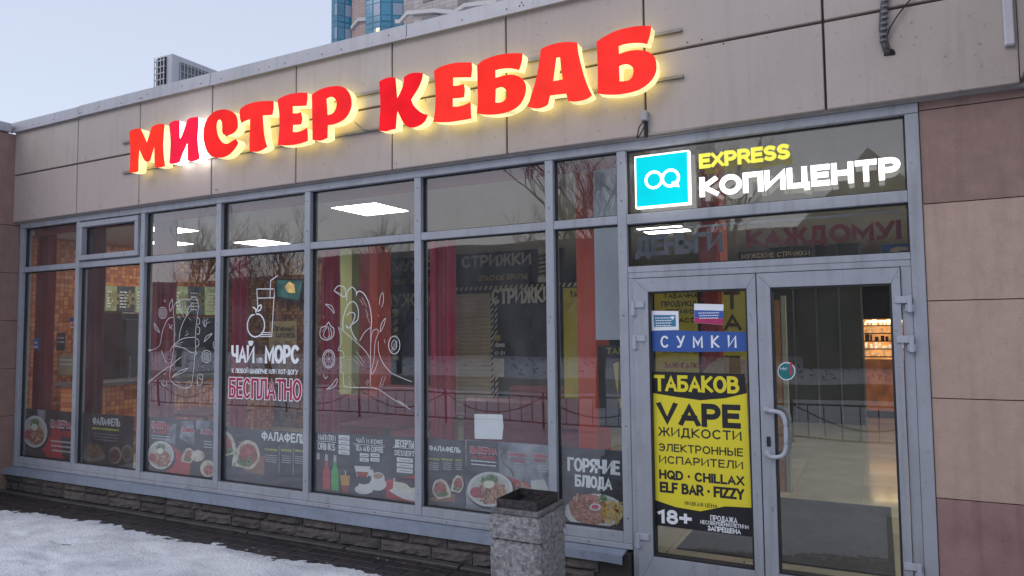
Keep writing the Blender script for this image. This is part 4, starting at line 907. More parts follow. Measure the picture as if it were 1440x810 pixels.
def wrap(p, cx, cy, rx, ry, seed=1, flip=1, dim=0):
    Y = YO-.001
    DP([(cx-flip*rx*.9, cy+ry*.75), (cx-flip*rx*.85, cy+ry*.2), (cx-flip*rx*.5, cy-ry*.6), (cx, cy-ry), (cx+flip*rx*.6, cy-ry*.8), (cx+flip*rx*.85, cy-ry*.2), (cx+flip*rx*.8, cy+ry*.4), (cx+flip*rx*.3, cy+ry*.95), (cx-flip*rx*.4, cy+ry*.8)], Y, WRAP, p, 'wrap_picture')
    DP([(cx-flip*rx*.5, cy+ry*.5), (cx-flip*rx*.4, cy-ry*.2), (cx, cy-ry*.75), (cx+flip*rx*.5, cy-ry*.65), (cx+flip*rx*.72, cy-ry*.1), (cx+flip*rx*.65, cy+ry*.35), (cx+flip*rx*.2, cy+ry*.75), (cx-flip*rx*.3, cy+ry*.68)], Y-.001, MEAT2, p)
    DE(cx-flip*rx*.1, cy+ry*.45, rx*.5, ry*.25, Y-.002, GRN, p); strips(cx, cy+ry*.4, rx*.5, ry*.3, 22, rx*.14, rx*.05, Y-.003, [GRN], p, seed=seed)
    strips(cx+flip*rx*.08, cy-ry*.12, rx*.5, ry*.5, 34, rx*.16, rx*.09, Y-.0022, WR3, p, seed=seed+20); strips(cx-flip*rx*.3, cy-ry*.1, rx*.5, ry*.8, 5, rx*.12, rx*.05, Y-.0004, [WR3[3]], p, seed=seed+30)
    DE(cx+flip*rx*.15, cy-ry*.2, rx*.22, ry*.3, Y-.003, pm((.42, .1, .09), .3, 60), p); DE(cx-flip*rx*.15, cy+ry*.05, rx*.2, ry*.26, Y-.0035, pm((.34, .07, .06), .3, 60), p)
p = poster('shawarma plate poster with red cloth in the leftmost window pane', 28.5, 107, 574, 641)
DP([(60, 598), (86, 640), (92, 645), (66, 643), (58, 630)], YO-.0006, REDC, p, sm=False); DP([(72, 602), (84, 600), (88, 644), (70, 643)], YO-.0007, REDC, p, sm=False)
DP([(52, 576), (64, 577), (63, 592), (54, 588)], YO-.0007, SMOKE, p)
noodle_plate(p, 49, 607, 17.5, 22.5, 1, 2)
T('ШАВЕРМА', 71, 103, 590, 601, YO-.004, WHITE, p, .05); T('ШАВЕРМА', 71.4, 102.6, 591, 600, YO-.005, REDT, p, .02); T('НА ТАРЕЛКЕ', 74, 101, 604, 613, YO-.005, REDT, p, .03); lines(71, 103, 621, 3, 6.5, 2.4, YO-.005, GREY, p)
p = poster('dim dark falafel poster in the second window pane from the left', 113, 187, 580, 651)
T('ФАЛАФЕЛЬ', 130, 169, 586, 597, YO-.004, GREY, p, .03); lines(127, 170, 603, 1, 5, 2.5, YO-.004, LIME, p); lines(131, 168, 610, 3, 4, 1.4, YO-.004, pm((.15, .15, .18)), p)
DE(131, 641, 17, 8, YO-.001, pm((.09, .1, .09)), p); DE(132, 634, 12, 10, YO-.002, mottled('dim_food', [(.03, .02, .01), (.1, .06, .03), (.16, .1, .05)], 60), p)
DE(162, 640, 9, 12, YO-.001, pm((.2, .17, .15)), p); DE(161, 641, 7.5, 9.5, YO-.002, mottled('dim_food_red', [(.03, .01, .01), (.12, .03, .03)], 60), p); DE(179, 637, 8, 12, YO-.0015, pm((.14, .12, .1)), p); DE(179, 638, 6, 9, YO-.0025, mottled('dim_food_green', [(.02, .03, .01), (.1, .06, .03)], 60), p)
p = poster('poster of a shawarma plate and two wraps in the third pane from the left', 206, 303.5, 586, 661)
DP([(243, 626), (268, 652), (266, 672), (238, 668), (232, 660)], YO-.0006, REDC, p, sm=False); DP([(240, 600), (248, 596), (246, 625), (232, 620)], YO-.0007, SMOKE, p); DP([(256, 592), (272, 592), (274, 628), (252, 616)], YO-.0007, SMOKE, p); DP([(275, 590), (295, 592), (293, 602), (276, 604)], YO-.0007, SMOKE, p)
noodle_plate(p, 226, 640, 18.5, 20, 1, 5)
wrap(p, 264, 641, 10, 11, 4); DE(278, 641, 10, 8, YO-.003, WRAP, p); DE(292, 659, 10.5, 12, YO-.004, WRAP, p); DE(293, 661, 7, 7, YO-.005, MEAT2, p)
for (a, b, c, d) in ((213, 240, 592, 602), (256, 274, 600, 608), (282, 302, 603, 610)):
    T('ШАВЕРМА', a, b, c, d, YO-.006, WHITE, p, .06); T('ШАВЕРМА', a+.3, b-.3, c+.6, d-.6, YO-.007, REDT, p, .02)
T('НА ТАРЕЛКЕ', 215, 237, 603, 609, YO-.006, REDT, p, .03); lines(212, 240, 613, 2, 3.6, 1.4, YO-.006, GREY, p); lines(286, 299, 621, 3, 4, 1.4, YO-.006, GREY, p)
p = poster('large falafel poster with stuffed pita on a board in the fourth pane', 314, 431, 600, 676, DK2)
DP([(340, 655), (372, 640), (372, 668), (345, 664)], YO-.0006, BOARD, p, sm=False)
wrap(p, 319, 625, 15, 18, 7, -1); wrap(p, 346, 640, 22, 21, 8)
T('ФАЛАФЕЛЬ', 367.5, 430, 606, 619, YO-.006, WHITE, p, .035); lines(371, 391, 633, 1, 5, 3, YO-.005, LIME, p); lines(394, 411, 634, 1, 5, 3, YO-.005, LIME, p); lines(414, 427, 635, 1, 5, 3, YO-.005, LIME, p)
for (a, b) in ((372, 390), (396, 409), (415, 426)): lines(a, b, 640+(a-372)*.05, 4, 3, 1, YO-.005, GREY, p)
Q(392, 392.5, 628, 665, YO-.004, GREY, p); Q(412, 412.5, 630, 668, YO-.004, GREY, p)
p = poster('drinks, coffee and dessert poster with three bottles in the fifth pane', 440, 588.5, 606, 690, DK2)
WB = pm((.72, .74, .78), .04)
T('НАПИТКИ', 447.5, 472, 610.5, 618.5, YO-.003, WHITE, p, .01); Q(445, 473, 619.6, 620.3, YO-.003, WHITE, p); T('DRINKS', 447, 471, 622, 632, YO-.003, WHITE, p, .01)
T('ЧАЙ И КОФЕ', 501, 538.5, 614, 622.5, YO-.003, WHITE, p, .01); Q(497, 541, 623.8, 624.5, YO-.003, WHITE, p); T('TEA AND COFFEE', 500, 539, 626, 633.5, YO-.003, WHITE, p, .01)
T('ДЕСЕРТЫ', 555, 582, 618, 628, YO-.003, WHITE, p, .01); Q(552, 584, 628.6, 629.3, YO-.003, WHITE, p); T('DESSERT', 555, 583, 632.5, 640, YO-.003, WHITE, p, .01)
for k in range(4): Q(476, 491.5, 611.5+k*7, 617.5+k*7, YO-.002, WB, p, 'price_box'); lines(479, 489, 616+k*7, 1, 1, 1, YO-.003, BK, p)
for k in range(2):
    for j in range(2): Q(506+j*15, 518.5+j*15, 637+k*6.5, 642+k*6.5, YO-.002, WB, p, 'price_box'); lines(508+j*15, 517+j*15, 640.5+k*6.5, 1, 1, 1, YO-.003, BK, p)
for k in range(3): Q(558, 580.5, 643+k*7.5, 649+k*7.5, YO-.002, WB, p, 'price_box'); lines(561, 578, 647+k*7.5, 1, 1, 1, YO-.003, BK, p)
for (cx, cc, yy) in ((447.5, (.06, .03, .05), 638), (459, (.5, .06, .07), 640), (471, (.08, .42, .12), 641)):
    m_ = pm(cc, .15); DP([(cx-1.8, yy), (cx+1.8, yy), (cx+2.2, yy+13), (cx+5, yy+23), (cx+5.3, yy+49), (cx-5, yy+48), (cx-5.2, yy+23), (cx-2.2, yy+13)], YO-.003, m_, p, 'bottle_picture', False); DP([(cx-1.9, yy-1), (cx+1.9, yy-1), (cx+2.2, yy+8), (cx-2.2, yy+8)], YO-.004, pm((.45, .45, .45)), p, 'bottle_cap', False)
DP([(478.5, 668), (492, 669), (489.5, 694), (481, 693)], YO-.003, pm((.6, .3, .06), .3, 30), p, 'glass_picture'); DP([(480, 682), (490.5, 683), (489.5, 694), (481, 693)], YO-.004, pm((.35, .07, .05), .3), p); Q(485.3, 486.3, 662, 668, YO-.003, WHITE, p)
PL = pm((.66, .66, .68), .06)
DP([(498, 655), (521, 656), (517, 671), (502, 670)], YO-.003, PL, p, 'cup_picture'); DP([(500.5, 663), (518, 664), (515.5, 671), (503, 670)], YO-.004, pm((.35, .06, .03)), p); DE(521.5, 665, 4, 5, YO-.0025, PL, p)
DE(512, 688, 13, 7, YO-.002, PL, p); DE(512, 684, 8, 8, YO-.003, PL, p, 'cup_picture'); DE(512, 678.5, 6.5, 2.6, YO-.004, BK, p)
DE(531.5, 681, 12, 9, YO-.004, PL, p); DE(531.5, 673, 9.5, 9, YO-.005, PL, p, 'cup_picture'); DE(531.5, 669.5, 6.5, 4, YO-.006, pm((.4, .25, .14), .3, 40), p)
DP([(543, 675), (588, 668), (588, 708), (543, 700)], YO-.0008, REDC, p, sm=False); DP([(547, 690), (560, 685), (588, 694), (588, 706), (566, 701)], YO-.002, PL, p); DP([(554, 672), (588, 675), (588, 697), (552, 689)], YO-.003, pm((.66, .64, .56), .12, 40), p, 'cake_picture'); DP([(556, 671), (588, 674), (587, 684), (578, 686), (570, 680), (555, 677)], YO-.004, mottled('berry_print', [(.01, .005, .02), (.05, .02, .05), (.12, .03, .08)], 90), p)
p = poster('small falafel poster at the left of the sixth pane', 599.5, 654, 616, 711, DK2)
T('ФАЛАФЕЛЬ', 603, 648, 626, 633.5, YO-.003, WHITE, p, .04); lines(601, 618, 646, 1, 1, 2.6, YO-.003, LIME, p); lines(621, 636, 647, 1, 1, 2.6, YO-.003, LIME, p); lines(640, 650, 648, 1, 1, 2.6, YO-.003, LIME, p)
for (a, b) in ((603, 617), (623, 635), (640, 650)): lines(a, b, 651, 4, 3, 1, YO-.003, GREY, p)
DP([(604, 700), (640, 695), (640, 706), (604, 704)], YO-.0006, BOARD, p); wrap(p, 621, 688, 15, 15, 11, -1); wrap(p, 643, 681, 10, 13, 12, 1)
p = poster('wide poster of a shawarma plate behind the concrete bin, right of the sixth pane', 655.2, 775.5, 618, 719, SMOKE)
DP([(656, 619), (700, 622), (702, 664), (670, 672), (656, 690)], YO-.0006, DK2, p, sm=False); DP([(708, 668), (735, 678), (728, 700), (715, 690)], YO-.0008, REDC, p)
noodle_plate(p, 689, 688, 32, 24.5, 1.8, 15); DE(736, 686, 9, 10, YO-.004, MEAT, p); strips(736, 686, 9, 10, 30, 4, 1.2, YO-.005, NOOD, p, seed=3); DP([(746, 676), (765, 674), (772, 688), (762, 698), (748, 694)], YO-.004, pm((.55, .56, .55), .1), p, 'wrap_picture')
for (a, b, c, d) in ((661, 699, 627, 637), (715, 741, 635, 642), (748, 775, 637, 644)):
    T('ШАВЕРМА', a, b, c, d, YO-.011, WHITE, p, .07); T('ШАВЕРМА', a+.3, b-.3, c+.5, d-.5, YO-.012, REDT, p, .02)
T('НА ТАРЕЛКЕ', 664, 697, 639, 644.5, YO-.011, REDT, p, .03); T('В ПИТЕ', 753, 767, 646, 650, YO-.011, REDT, p, .03); T('В ЛАВАШЕ', 718, 738, 645, 649, YO-.011, REDT, p, .03); lines(660, 700, 648, 2, 5, 1.6, YO-.011, WHITE, p); lines(722, 738, 652, 3, 4, 1.3, YO-.011, GREY, p); lines(756, 770, 655, 3, 4, 1.3, YO-.011, GREY, p)
draw_c = MB(); draw_c.tube([at(a, b, YO-.012) for a, b in ((712, 628), (704, 640), (708, 652), (718, 660), (722, 670))], .004, 6).build('fork_picture', BOARD, p)
p = poster('hot dishes poster ГОРЯЧИЕ БЛЮДА with plate of fries in the narrow seventh pane', 787.5, 879, 628, 739, DK2)
DP([(790, 676), (800, 668), (860, 672), (876, 680), (879, 740), (790, 735)], YO-.0006, DK, p); T('ГОРЯЧИЕ', 798, 872, 642.5, 662, YO-.003, WHITE, p, .04); T('БЛЮДА', 808.5, 861, 667, 684, YO-.003, WHITE, p, .04)
DE(836, 719, 42, 24.5, YO-.002, PLATE, p, 'plate_picture'); DE(837, 718, 36, 20, YO-.003, pm((.5, .48, .42), .2, 30), p)
DP([(799, 708), (806, 700), (825, 695), (845, 698), (852, 712), (850, 735), (826, 739), (806, 727)], YO-.004, MEAT, p)
strips(824, 718, 22, 15, 60, 5, 2.4, YO-.005, [pm((.3, .08, .04)), pm((.42, .14, .06)), pm((.18, .04, .02)), pm((.5, .22, .1))], p, seed=8); strips(826, 699, 18, 4.5, 26, 3.5, 1.6, YO-.0065, [pm((.55, .12, .07)), pm((.6, .5, .3)), pm((.4, .1, .05))], p, seed=9)
strips(862, 720, 15, 15, 46, 8, 2, YO-.0065, FRY, p, seed=10); DE(847, 701, 6, 5, YO-.008, GRN, p); DE(837, 713, 8, 5, YO-.009, PLATE, p); DE(837, 713, 5.6, 3.4, YO-.0095, TOM, p)
wp = thing('white_paper', 'blank white sheet taped inside the glass of the sixth pane', 'paper', at(687, 618, YO)); DP([(667, 582), (706.5, 583), (708, 600), (706, 618), (667.5, 617)], YO-.004, WHITE, wp, 'sheet', False)

# ------------------------------------------------------------------ interior shell
ZI = .03; ZCE = 3.0
XL = -10.4; YBK = 4.6
FLM = tiles('floor_tile_plain', [(.34, .30, .24)], .6, .6, (.2, .18, .14), .12)
def floor_tiles():
    m, n, b = nm('polished_floor_tile'); L = n.links
    g = n.nodes.new('ShaderNodeNewGeometry'); t = n.nodes.new('ShaderNodeTexBrick'); t.offset = 0; t.inputs['Scale'].default_value = 1; t.inputs['Brick Width'].default_value = .6; t.inputs['Row Height'].default_value = .6; t.inputs['Mortar Size'].default_value = .004
    t.inputs['Color1'].default_value = (.60, .55, .43, 1); t.inputs['Color2'].default_value = (.53, .49, .39, 1); t.inputs['Mortar'].default_value = (.16, .14, .1, 1); L.new(g.outputs['Position'], t.inputs[0]); L.new(t.outputs[0], b.inputs['Base Color'])
    b.inputs['Roughness'].default_value = .09; return m
flo = MB().box(-14, 4, .07, 14.5, -.04, ZI-.006).build('floor', floor_tiles()); tag(flo, kind='structure')
FTM = []
for k, c_ in enumerate(((.60, .55, .43), (.55, .51, .41), (.63, .57, .46))):
    ob = MB().box(-.298, .298, -.298, .298, -.0055, 0).build('floor_tile', mat('marble_floor_tile', c_, .07+.02*k, .12, 2.5, grime=.1), bevel=.001); FTM.append(ob.data); bpy.data.objects.remove(ob)
for i in range(9):
    for j in range(16):
        ob = bpy.data.objects.new('floor_tile', FTM[(i*7+j*5+i*j) % 3]); C.objects.link(ob); ob.parent = flo; ob.location = (-2.9+i*.6, .38+j*.6, ZI)
CEM = mat('ceiling_board', (.50, .49, .48), .8, .04, 3)
tag(MB().box(-14, 4, .07, 14.5, ZCE, ZCE+.08).build('ceiling', CEM), kind='structure')
MOS = tiles('orange_mosaic', [(.55, .18, .05), (.42, .12, .03), (.66, .27, .09), (.34, .09, .03), (.60, .22, .07)], .062, .062, (.2, .07, .03), axis='y'); MOSX = tiles('brown_mosaic', [(.13, .05, .02), (.20, .085, .03), (.08, .03, .015), (.26, .13, .05)], .06, .06, (.05, .025, .015), axis='x')
tag(MB().box(XL-.1, XL, .07, 14.4, ZI, ZCE).build('wall_left', MOS), kind='structure')
XK = at(475, 450, YBK).x
tag(MB().box(XL, XK, YBK, YBK+.12, ZI, ZCE).build('wall_back', MOSX), kind='structure')
LIM = mat('lime_wall_paint', (.52, .56, .24), .7, .05)
XK2 = at(512, 450, YBK).x
tag(MB().box(XK+.001, XK2, YBK-.3, YBK+.12, ZI, ZCE).build('wall_lime', LIM), kind='structure')
DARKW = mat('dark_hall_wall', (.07, .08, .068), .5, .2, 2)
tag(MB().box(XL, 4, 14.4, 14.5, ZI, ZCE).build('wall_end', DARKW), kind='structure')
tag(MB().box(2.4, 2.5, .3, 14.4, ZI, ZCE).build('wall_right', mat('green_grey_wall', (.15, .17, .13), .5, .1)), kind='structure')
# light panels
LP2 = emi('hall_panel_light', (1, .97, .88), 34.0, 0); LP_ = emi('panel_light', (1, .95, .88), 14.0, 0)
def lamp(px, py, label, s=.6, sy=None):
    q = atz(px, py, ZCE); sy = sy or s
    t = thing('ceiling_light', label, 'light', (q.x, q.y, ZCE), 'square ceiling light panels')
    bx('frame', WHITE, t, q.x-s/2-.02, q.x+s/2+.02, q.y-sy/2-.02, q.y+sy/2+.02, ZCE-.012, ZCE-.001); bx('diffuser', LP_, t, q.x-s/2, q.x+s/2, q.y-sy/2, q.y+sy/2, ZCE-.016, ZCE-.0125)
    print('lamp', [round(v, 2) for v in q]); return t
lamp(521, 293, 'bright square ceiling light seen in the fifth upper pane'); lamp(371, 341, 'flat ceiling light seen low in the fourth upper pane')
lamp(238, 322, 'upper of two ceiling lights seen in the third upper pane', .5); lamp(236, 341, 'lower of two ceiling lights seen in the third upper pane', .5)
for (x, y, lb) in ((1.25, 2.0, 'ceiling light over the entrance hall behind the copy centre sign'), (1.5, 6.0, 'dim ceiling light further down the entrance hall'), (-2.6, 5.3, 'ceiling light in the passage in front of the barber shop')):
    q = Vector((x, y, ZCE)); t = thing('ceiling_light', lb, 'light', q, 'square ceiling light panels'); bx('frame', WHITE, t, x-.32, x+.32, y-.32, y+.32, ZCE-.012, ZCE-.001); bx('diffuser', LP2 if x > 0 else LP_, t, x-.3, x+.3, y-.3, y+.3, ZCE-.016, ZCE-.0125)
# curtains
CR1 = mat('crimson_curtain', (.42, .015, .05), .7, .12, 5); CR2 = mat('dark_red_curtain', (.28, .02, .025), .7, .15, 5); CR3 = mat('maroon_curtain', (.10, .012, .022), .7, .15, 5)
def curtain(px0, px1, m, label, z0=.2, z1=ZCE-.05, Y=.30):
    a = xat(px0, Y, 1.6); b = xat(px1, Y, 1.6); n = 60; mb = MB(); vs = []; fs = []
    for j in range(9):
        z = z0+(z1-z0)*j/8
        for i in range(n+1):
            u = i/n; vs.append((a+(b-a)*u, Y+.03*math.sin(u*22+.3*math.sin(j*.8))+.012*math.sin(u*57+j*.2), z))
    for j in range(8):
        for i in range(n): q = j*(n+1)+i; fs.append((q, q+1, q+n+2, q+n+1))
    mb.add(vs, fs); t = thing('curtain', label, 'curtain', ((a+b)/2, Y, z0), 'long red curtains gathered behind the window mullions'); mb.build('fabric', m, t, smooth=True, recalc=False)
    MB().tube([(a-.05, Y, z1+.01), (b+.05, Y, z1+.01)], .012, 8).build('rod', FR, t)
curtain(48, 74, CR2, 'brick red curtain behind the leftmost window pane'); curtain(116, 144, CR3, 'very dark maroon curtain behind the second pane'); curtain(213, 245, CR2, 'dark red curtain behind the shawarma drawing')
curtain(326, 345, CR1, 'narrow crimson curtain left of the drink glass drawing', z1=2.33); curtain(451, 476, CR1, 'crimson curtain left of the hot dog drawing', z1=2.33); curtain(604, 640, CR1, 'wide bright crimson curtain at the left of the sixth pane', z1=2.33)
o = bx('band', mat('dark_red_band', (.22, .03, .04), .7), None, XC[0], XC[7], .10, .14, ZT-.12, ZT+.02); tag(o, 'long dark red strip inside along the top of the windows', 'band')  # plain dark red strip added inside along the window head
# red columns
ORR = mat('orange_red_paint', (.58, .07, .03), .4, .05); DR = mat('deep_red_paint', (.32, .03, .025), .4, .06)
def column(px0, px1, Y, m, label, m2=None, split=None, z1=ZCE, d=.3, z0=ZI):
    a = xat(px0, Y, 1.6); b = xat(px1, Y, 1.6); t = thing('red_column', label, 'column', ((a+b)/2, Y, ZI))
    if split:
        c = xat(split, Y, 1.6); bx('column_face', m, t, a, c-.003, Y, Y+d, z0, z1); bx('column_face', m2, t, c, b, Y-.01, Y+d, z0, z1)
    else: bx('column_face', m, t, a, b, Y, Y+d, z0, z1)
column(505, 531, 3.4, DR, 'two-tone red column behind the hot dog drawing', ORR, 520, z1=at(518, 347, 3.4).z)
column(812, 838, .8, ORR, 'bright orange-red column behind the narrow seventh pane', z0=.62)
column(986, 1016, 1.4, DR, 'dark red column behind the left door leaf', ORR, 1011)
t = thing('hanging_board', 'plain grey-white board hanging behind the seventh pane', 'panel', at(857, 480, .5)); Q(838, 880, 205, 478, .5, mat('pale_board', (.50, .53, .62), .5, .04), t, 'board', .02)
t = thing('tobacco_sign', 'dark and yellow shop panel starting ТАБ behind the seventh pane', 'sign', at(860, 600, .7)); YEL2_ = mat('dull_yellow_print', (.42, .36, .05), .5); Q(843, 884, 486, 600, .7, BLACK, t, 'board', .02); T('ТАБАК', 853, 895, 489, 498, .695, YEL2_, t, .03)
DP([(862, 512), (880, 503), (880, 560), (872, 575), (866, 540)], .695, YEL2_, t, 'yellow_field', False); DP([(870, 508), (874, 506), (873, 560), (869, 560)], .694, BLACK, t, 'dark_stripe', False)
# yellow sign behind doors
t = thing('yellow_shop_sign', 'yellow panel lettered ТАБАЧНАЯ ПРОДУКЦИЯ ПРЕМИУМ КЛАССА behind the left door leaf', 'sign', at(960, 560, 1.38))
YEL2 = mat('yellow_board', (.62, .52, .05), .5, .06)
Q(925, 986, 395, 640, 1.38, YEL2, t, 'board', .02)
T('ТАБАЧНАЯ', 933, 988, 413, 420, 1.375, BK, t, .02); T('ПРОДУКЦИЯ', 930, 990, 424, 431.5, 1.375, BK, t, .02); T('ПРЕМИУМ', 936, 988, 435, 442, 1.375, BK, t, .02); T('КЛАССА', 940, 986, 447, 454, 1.375, BK, t, .02); T('УСТРОЙСТВА', 932, 986, 491, 497, 1.375, BK, t, .02); T('ЗАЖИГАЛКИ', 934, 988, 509.5, 517.5, 1.375, mat('red_letters', (.4, .03, .02), .5), t, .015)
t = thing('vertical_tobacco_sign', 'yellow panel with tall serif letters ТА stacked behind the left door leaf', 'sign', at(1035, 560, 1.4)); Q(1017, 1056, 395, 600, 1.4, YEL2, t, 'board', .02)
BRN = mat('dark_brown_letters', (.09, .04, .02), .5)
T('Т', 1018, 1041, 410, 435, 1.395, BRN, t, .03); T('А', 1018, 1043, 441, 465, 1.395, BRN, t, .03); T('Б', 1019, 1043, 500, 526, 1.395, BRN, t, .03)
t = thing('tan_board', 'plain tan board behind the lower edge of the blue СУМКИ strip', 'panel', at(1020, 530, 1.2)); DP([(990, 522), (1012, 503), (1054, 506), (1054, 540), (990, 540)], 1.2, mat('tan_board', (.35, .24, .12), .6), t, 'board')
t = thing('yellow_hall_sign', 'narrow yellow panel beside the orange-red column in the seventh pane', 'sign', at(806, 530, 2.2)); Q(794, 813, 405, 560, 2.2, YEL2, t, 'board', .02); T('ТА', 801, 812, 410, 418, 2.19, BK, t, .02)
# fanlight lettering hung in hall
t = thing('money_sign', 'unlit lettering ДЕНЬГИ КАЖДОМУ! hanging behind the lower fanlight', 'sign', at(1090, 350, .25)); T('ДЕНЬГИ', 893, 1017, 333, 361, .25, mat('pale_letters', (.17, .18, .23), .5), t, .045, th=.01, split=True); T('КАЖДОМУ!', 1050, 1268, 324, 349, .25, mat('dark_maroon_letters', (.16, .01, .02), .5), t, .055, th=.01, split=True)
RLs = mat('suspension_rail', (.2, .2, .22), .4); zz = at(1050, 322, .27).z; bx('rail', RLs, t, at(893, 330, .27).x, xat(1268, .27, zz), .262, .272, zz+.03, zz+.045)
t = thing('barber_name_board', 'small dark board lettered МУЖСКИЕ СТРИЖКИ in gold low in the fanlight', 'sign', at(1090, 366, 1.5)); Q(1038, 1142, 355, 368, 1.5, BLACK, t, 'board', .02); T('МУЖСКИЕ СТРИЖКИ', 1043, 1139, 357, 364, 1.495, mat('gold_letters', (.6, .45, .22), .5), t, .03)
t = thing('blue_hall_sign', 'small blue sign with pale shape at the right end of the fanlight', 'sign', at(1262, 356, 1.5)); Q(1240, 1290, 344, 362, 1.5, BLU, t, 'board', .02); DP([(1250, 357), (1252, 350), (1262, 347), (1282, 348), (1282, 352), (1265, 352), (1262, 358)], 1.495, pm((.6, .5, .35)), t, 'emblem')
# barber shop front across the passage
YBb = 6.6
t = thing('barber_shop_front', 'dark barber shop front with sign МУЖСКИЕ СТРИЖКИ across the inner passage', 'shop', at(650, 560, YBb))
BW = mat('barber_black', (.02, .022, .03), .4, .2, 3); LET_ = mat('dull_letters', (.72, .70, .64), .5); GLD = mat('dull_gold', (.62, .48, .22), .5)
xa = xat(529, YBb, 1.6); xb = xat(792, YBb, 1.6)
bx('shop_wall', BW, t, xa, xb, YBb, YBb+.1, ZI, ZCE-.002)
zt_ = at(529, 362, YBb-.05).z; zb_ = at(529, 409, YBb-.05).z
bx('sign_board', mat('charcoal_board', (.035, .04, .05), .5), t, xa, xb, YBb-.06, YBb-.002, zb_, zt_)
T('МУЖСКИЕ СТРИЖКИ', 552, 747, 367, 383, YBb-.065, LET_, t, .035); T('ОФОРМЛЕНИЕ БОРОДЫ', 553, 640, 393, 401, YBb-.065, GLD, t, .015); T('ОПАСНОЕ БРИТЬЕ', 672, 743, 388, 395.5, YBb-.065, GLD, t, .015)
T('МУЖСКИЕ', 536, 640, 414, 433, YBb-.065, LET_, t, .035); T('СТРИЖКИ', 691, 776, 406, 428, YBb-.065, LET_, t, .035)
STR = mat('pale_stripe', (.60, .56, .48), .5)
def pole(px, yt, yb, w):
    mb = MB(); 
    a = at(px, yb, YBb-.12); b = at(px, yt, YBb-.12)
    MB().tube([(a.x, a.y, a.z), (b.x, b.y, b.z)], w, 14).build('barber_pole', STR, t, smooth=True)
    hx = [(a.x+math.cos(k*.5)*(w+.006), a.y+math.sin(k*.5)*(w+.006), a.z+(b.z-a.z)*k/70) for k in range(71)]
    MB().tube(hx, w*.28, 5).build('pole_stripe', BW, t)
    MB().tube([(a.x, a.y, a.z-.08), (a.x, a.y, a.z)], w*1.3, 12).tube([(b.x, b.y, b.z), (b.x, b.y, b.z+.08)], w*1.3, 12).build('pole_cap', LET_, t)
pole(540, 369, 400, .055); pole(762, 356, 390, .055); pole(556, 440, 500, .05)
a = at(641, 545, YBb-.04); b = at(641, 416, YBb-.04); x1_ = xat(690, YBb-.04, 1.6); z = .1
sh_ = mat('beige_shutter', (.60, .50, .36), .5, .06); k = 0
bz = ZI+.02
while bz < b.z:
    MB().add([(a.x, YBb-.03, bz), (x1_, YBb-.03, bz), (x1_, YBb-.055, bz+.035), (a.x, YBb-.055, bz+.035), (x1_, YBb-.03, bz+.07), (a.x, YBb-.03, bz+.07)], [(0, 1, 2, 3), (3, 2, 4, 5)]).build('shutter_slat', sh_, t, recalc=False); bz += .072
st_ = MB()
for xx in (x1_+.01, x1_+.09, xa+.02):
    for k in range(22):
        z0_ = ZI+k*.1; st_.add([(xx, YBb-.06, z0_), (xx+.06, YBb-.06, z0_+.06), (xx+.06, YBb-.06, z0_+.11), (xx, YBb-.06, z0_+.05)], [(0, 1, 2, 3)])
for k in range(34):
    x_ = a.x+k*.1; st_.add([(x_, YBb-.066, zb_-.07), (x_+.05, YBb-.066, zb_-.07), (x_+.09, YBb-.066, zb_-.005), (x_+.04, YBb-.066, zb_-.005)], [(0, 1, 2, 3)])
tag(st_.build('hazard_stripe', STR, t, recalc=False), kind='stuff')
for (x0_, x1__, y0_, y1_, m_) in ((694, 704, 471, 479, pm((.5, .4, .15))), (697, 710, 483, 488, PL), (693, 712, 489, 503, BK), (694, 709, 504, 530, pm((.5, .45, .35)))): Q(x0_, x1__, y0_, y1_, YBb-.07, m_, t, 'notice')
T('10-21', 695, 710, 494, 499, YBb-.075, WHITE, t, .02)
# kebab room: menu boards on left wall
def wallboard(px0, px1, yt, yb, idx, lab):
    X = XL+.05; a = atx(px0, yb, X); b = atx(px1, yb, X); z1 = atx(px0, yt, X).z
    t = thing('menu_board', lab, 'menu board', a, 'menu boards over the kebab counter')
    bx('screen', (MB1, MB2)[idx % 2], t, X, X+.03, a.y, b.y, a.z, z1, .004)
    mb = MB(); r = random.Random(idx); n = 6
    for k in range(n):
        zz_ = a.z+(z1-a.z)*(.15+.7*k/n); 
        y_ = a.y+(b.y-a.y)*.1
        while y_ < a.y+(b.y-a.y)*.5: w_ = r.uniform(.02, .07); mb.box(X+.031, X+.033, y_, y_+w_, zz_, zz_+.02); y_ += w_+.015
    mb.build('menu_text', WHITE, t)
    mb = MB(); yy_ = a.y+(b.y-a.y)*.74; 
    for k in range(10): an = k*2.4; q_ = .028*math.sqrt(k); mb.box(X+.031+k*.0004, X+.034+k*.0004, yy_+q_*math.cos(an)-.02, yy_+q_*math.cos(an)+.02, (a.z+z1)/2+1.6*q_*math.sin(an)-.03, (a.z+z1)/2+1.6*q_*math.sin(an)+.03)
    mb.build('food_picture', pm((.30, .26, .12), .5, 40), t)
MB1 = emi('menu_screen_green', (.20, .23, .12), .7, .6, (.2, .22, .13), scale=14); MB2 = emi('menu_screen_dark', (.035, .04, .045), 1.0, .5, scale=12)
bd = [(147, 163, 402, 437), (164, 188, 402, 438), (189, 213, 402, 439), (214, 239, 402, 440), (240, 263, 402, 441), (264, 286, 402.5, 442), (287, 312, 403, 443)]
lbl = ['leftmost menu board over the counter, pale green', 'second menu board over the counter, dark with white text', 'third menu board over the counter, pale green', 'dark menu board behind the top of the shawarma drawing', 'green menu board right of the shawarma drawing', 'dark menu board near the third mullion', 'rightmost menu board over the counter, pale green']
for i, (a_, b_2, c_, d_) in enumerate(bd): wallboard(a_, b_2-.6, c_, d_, i, lbl[i])
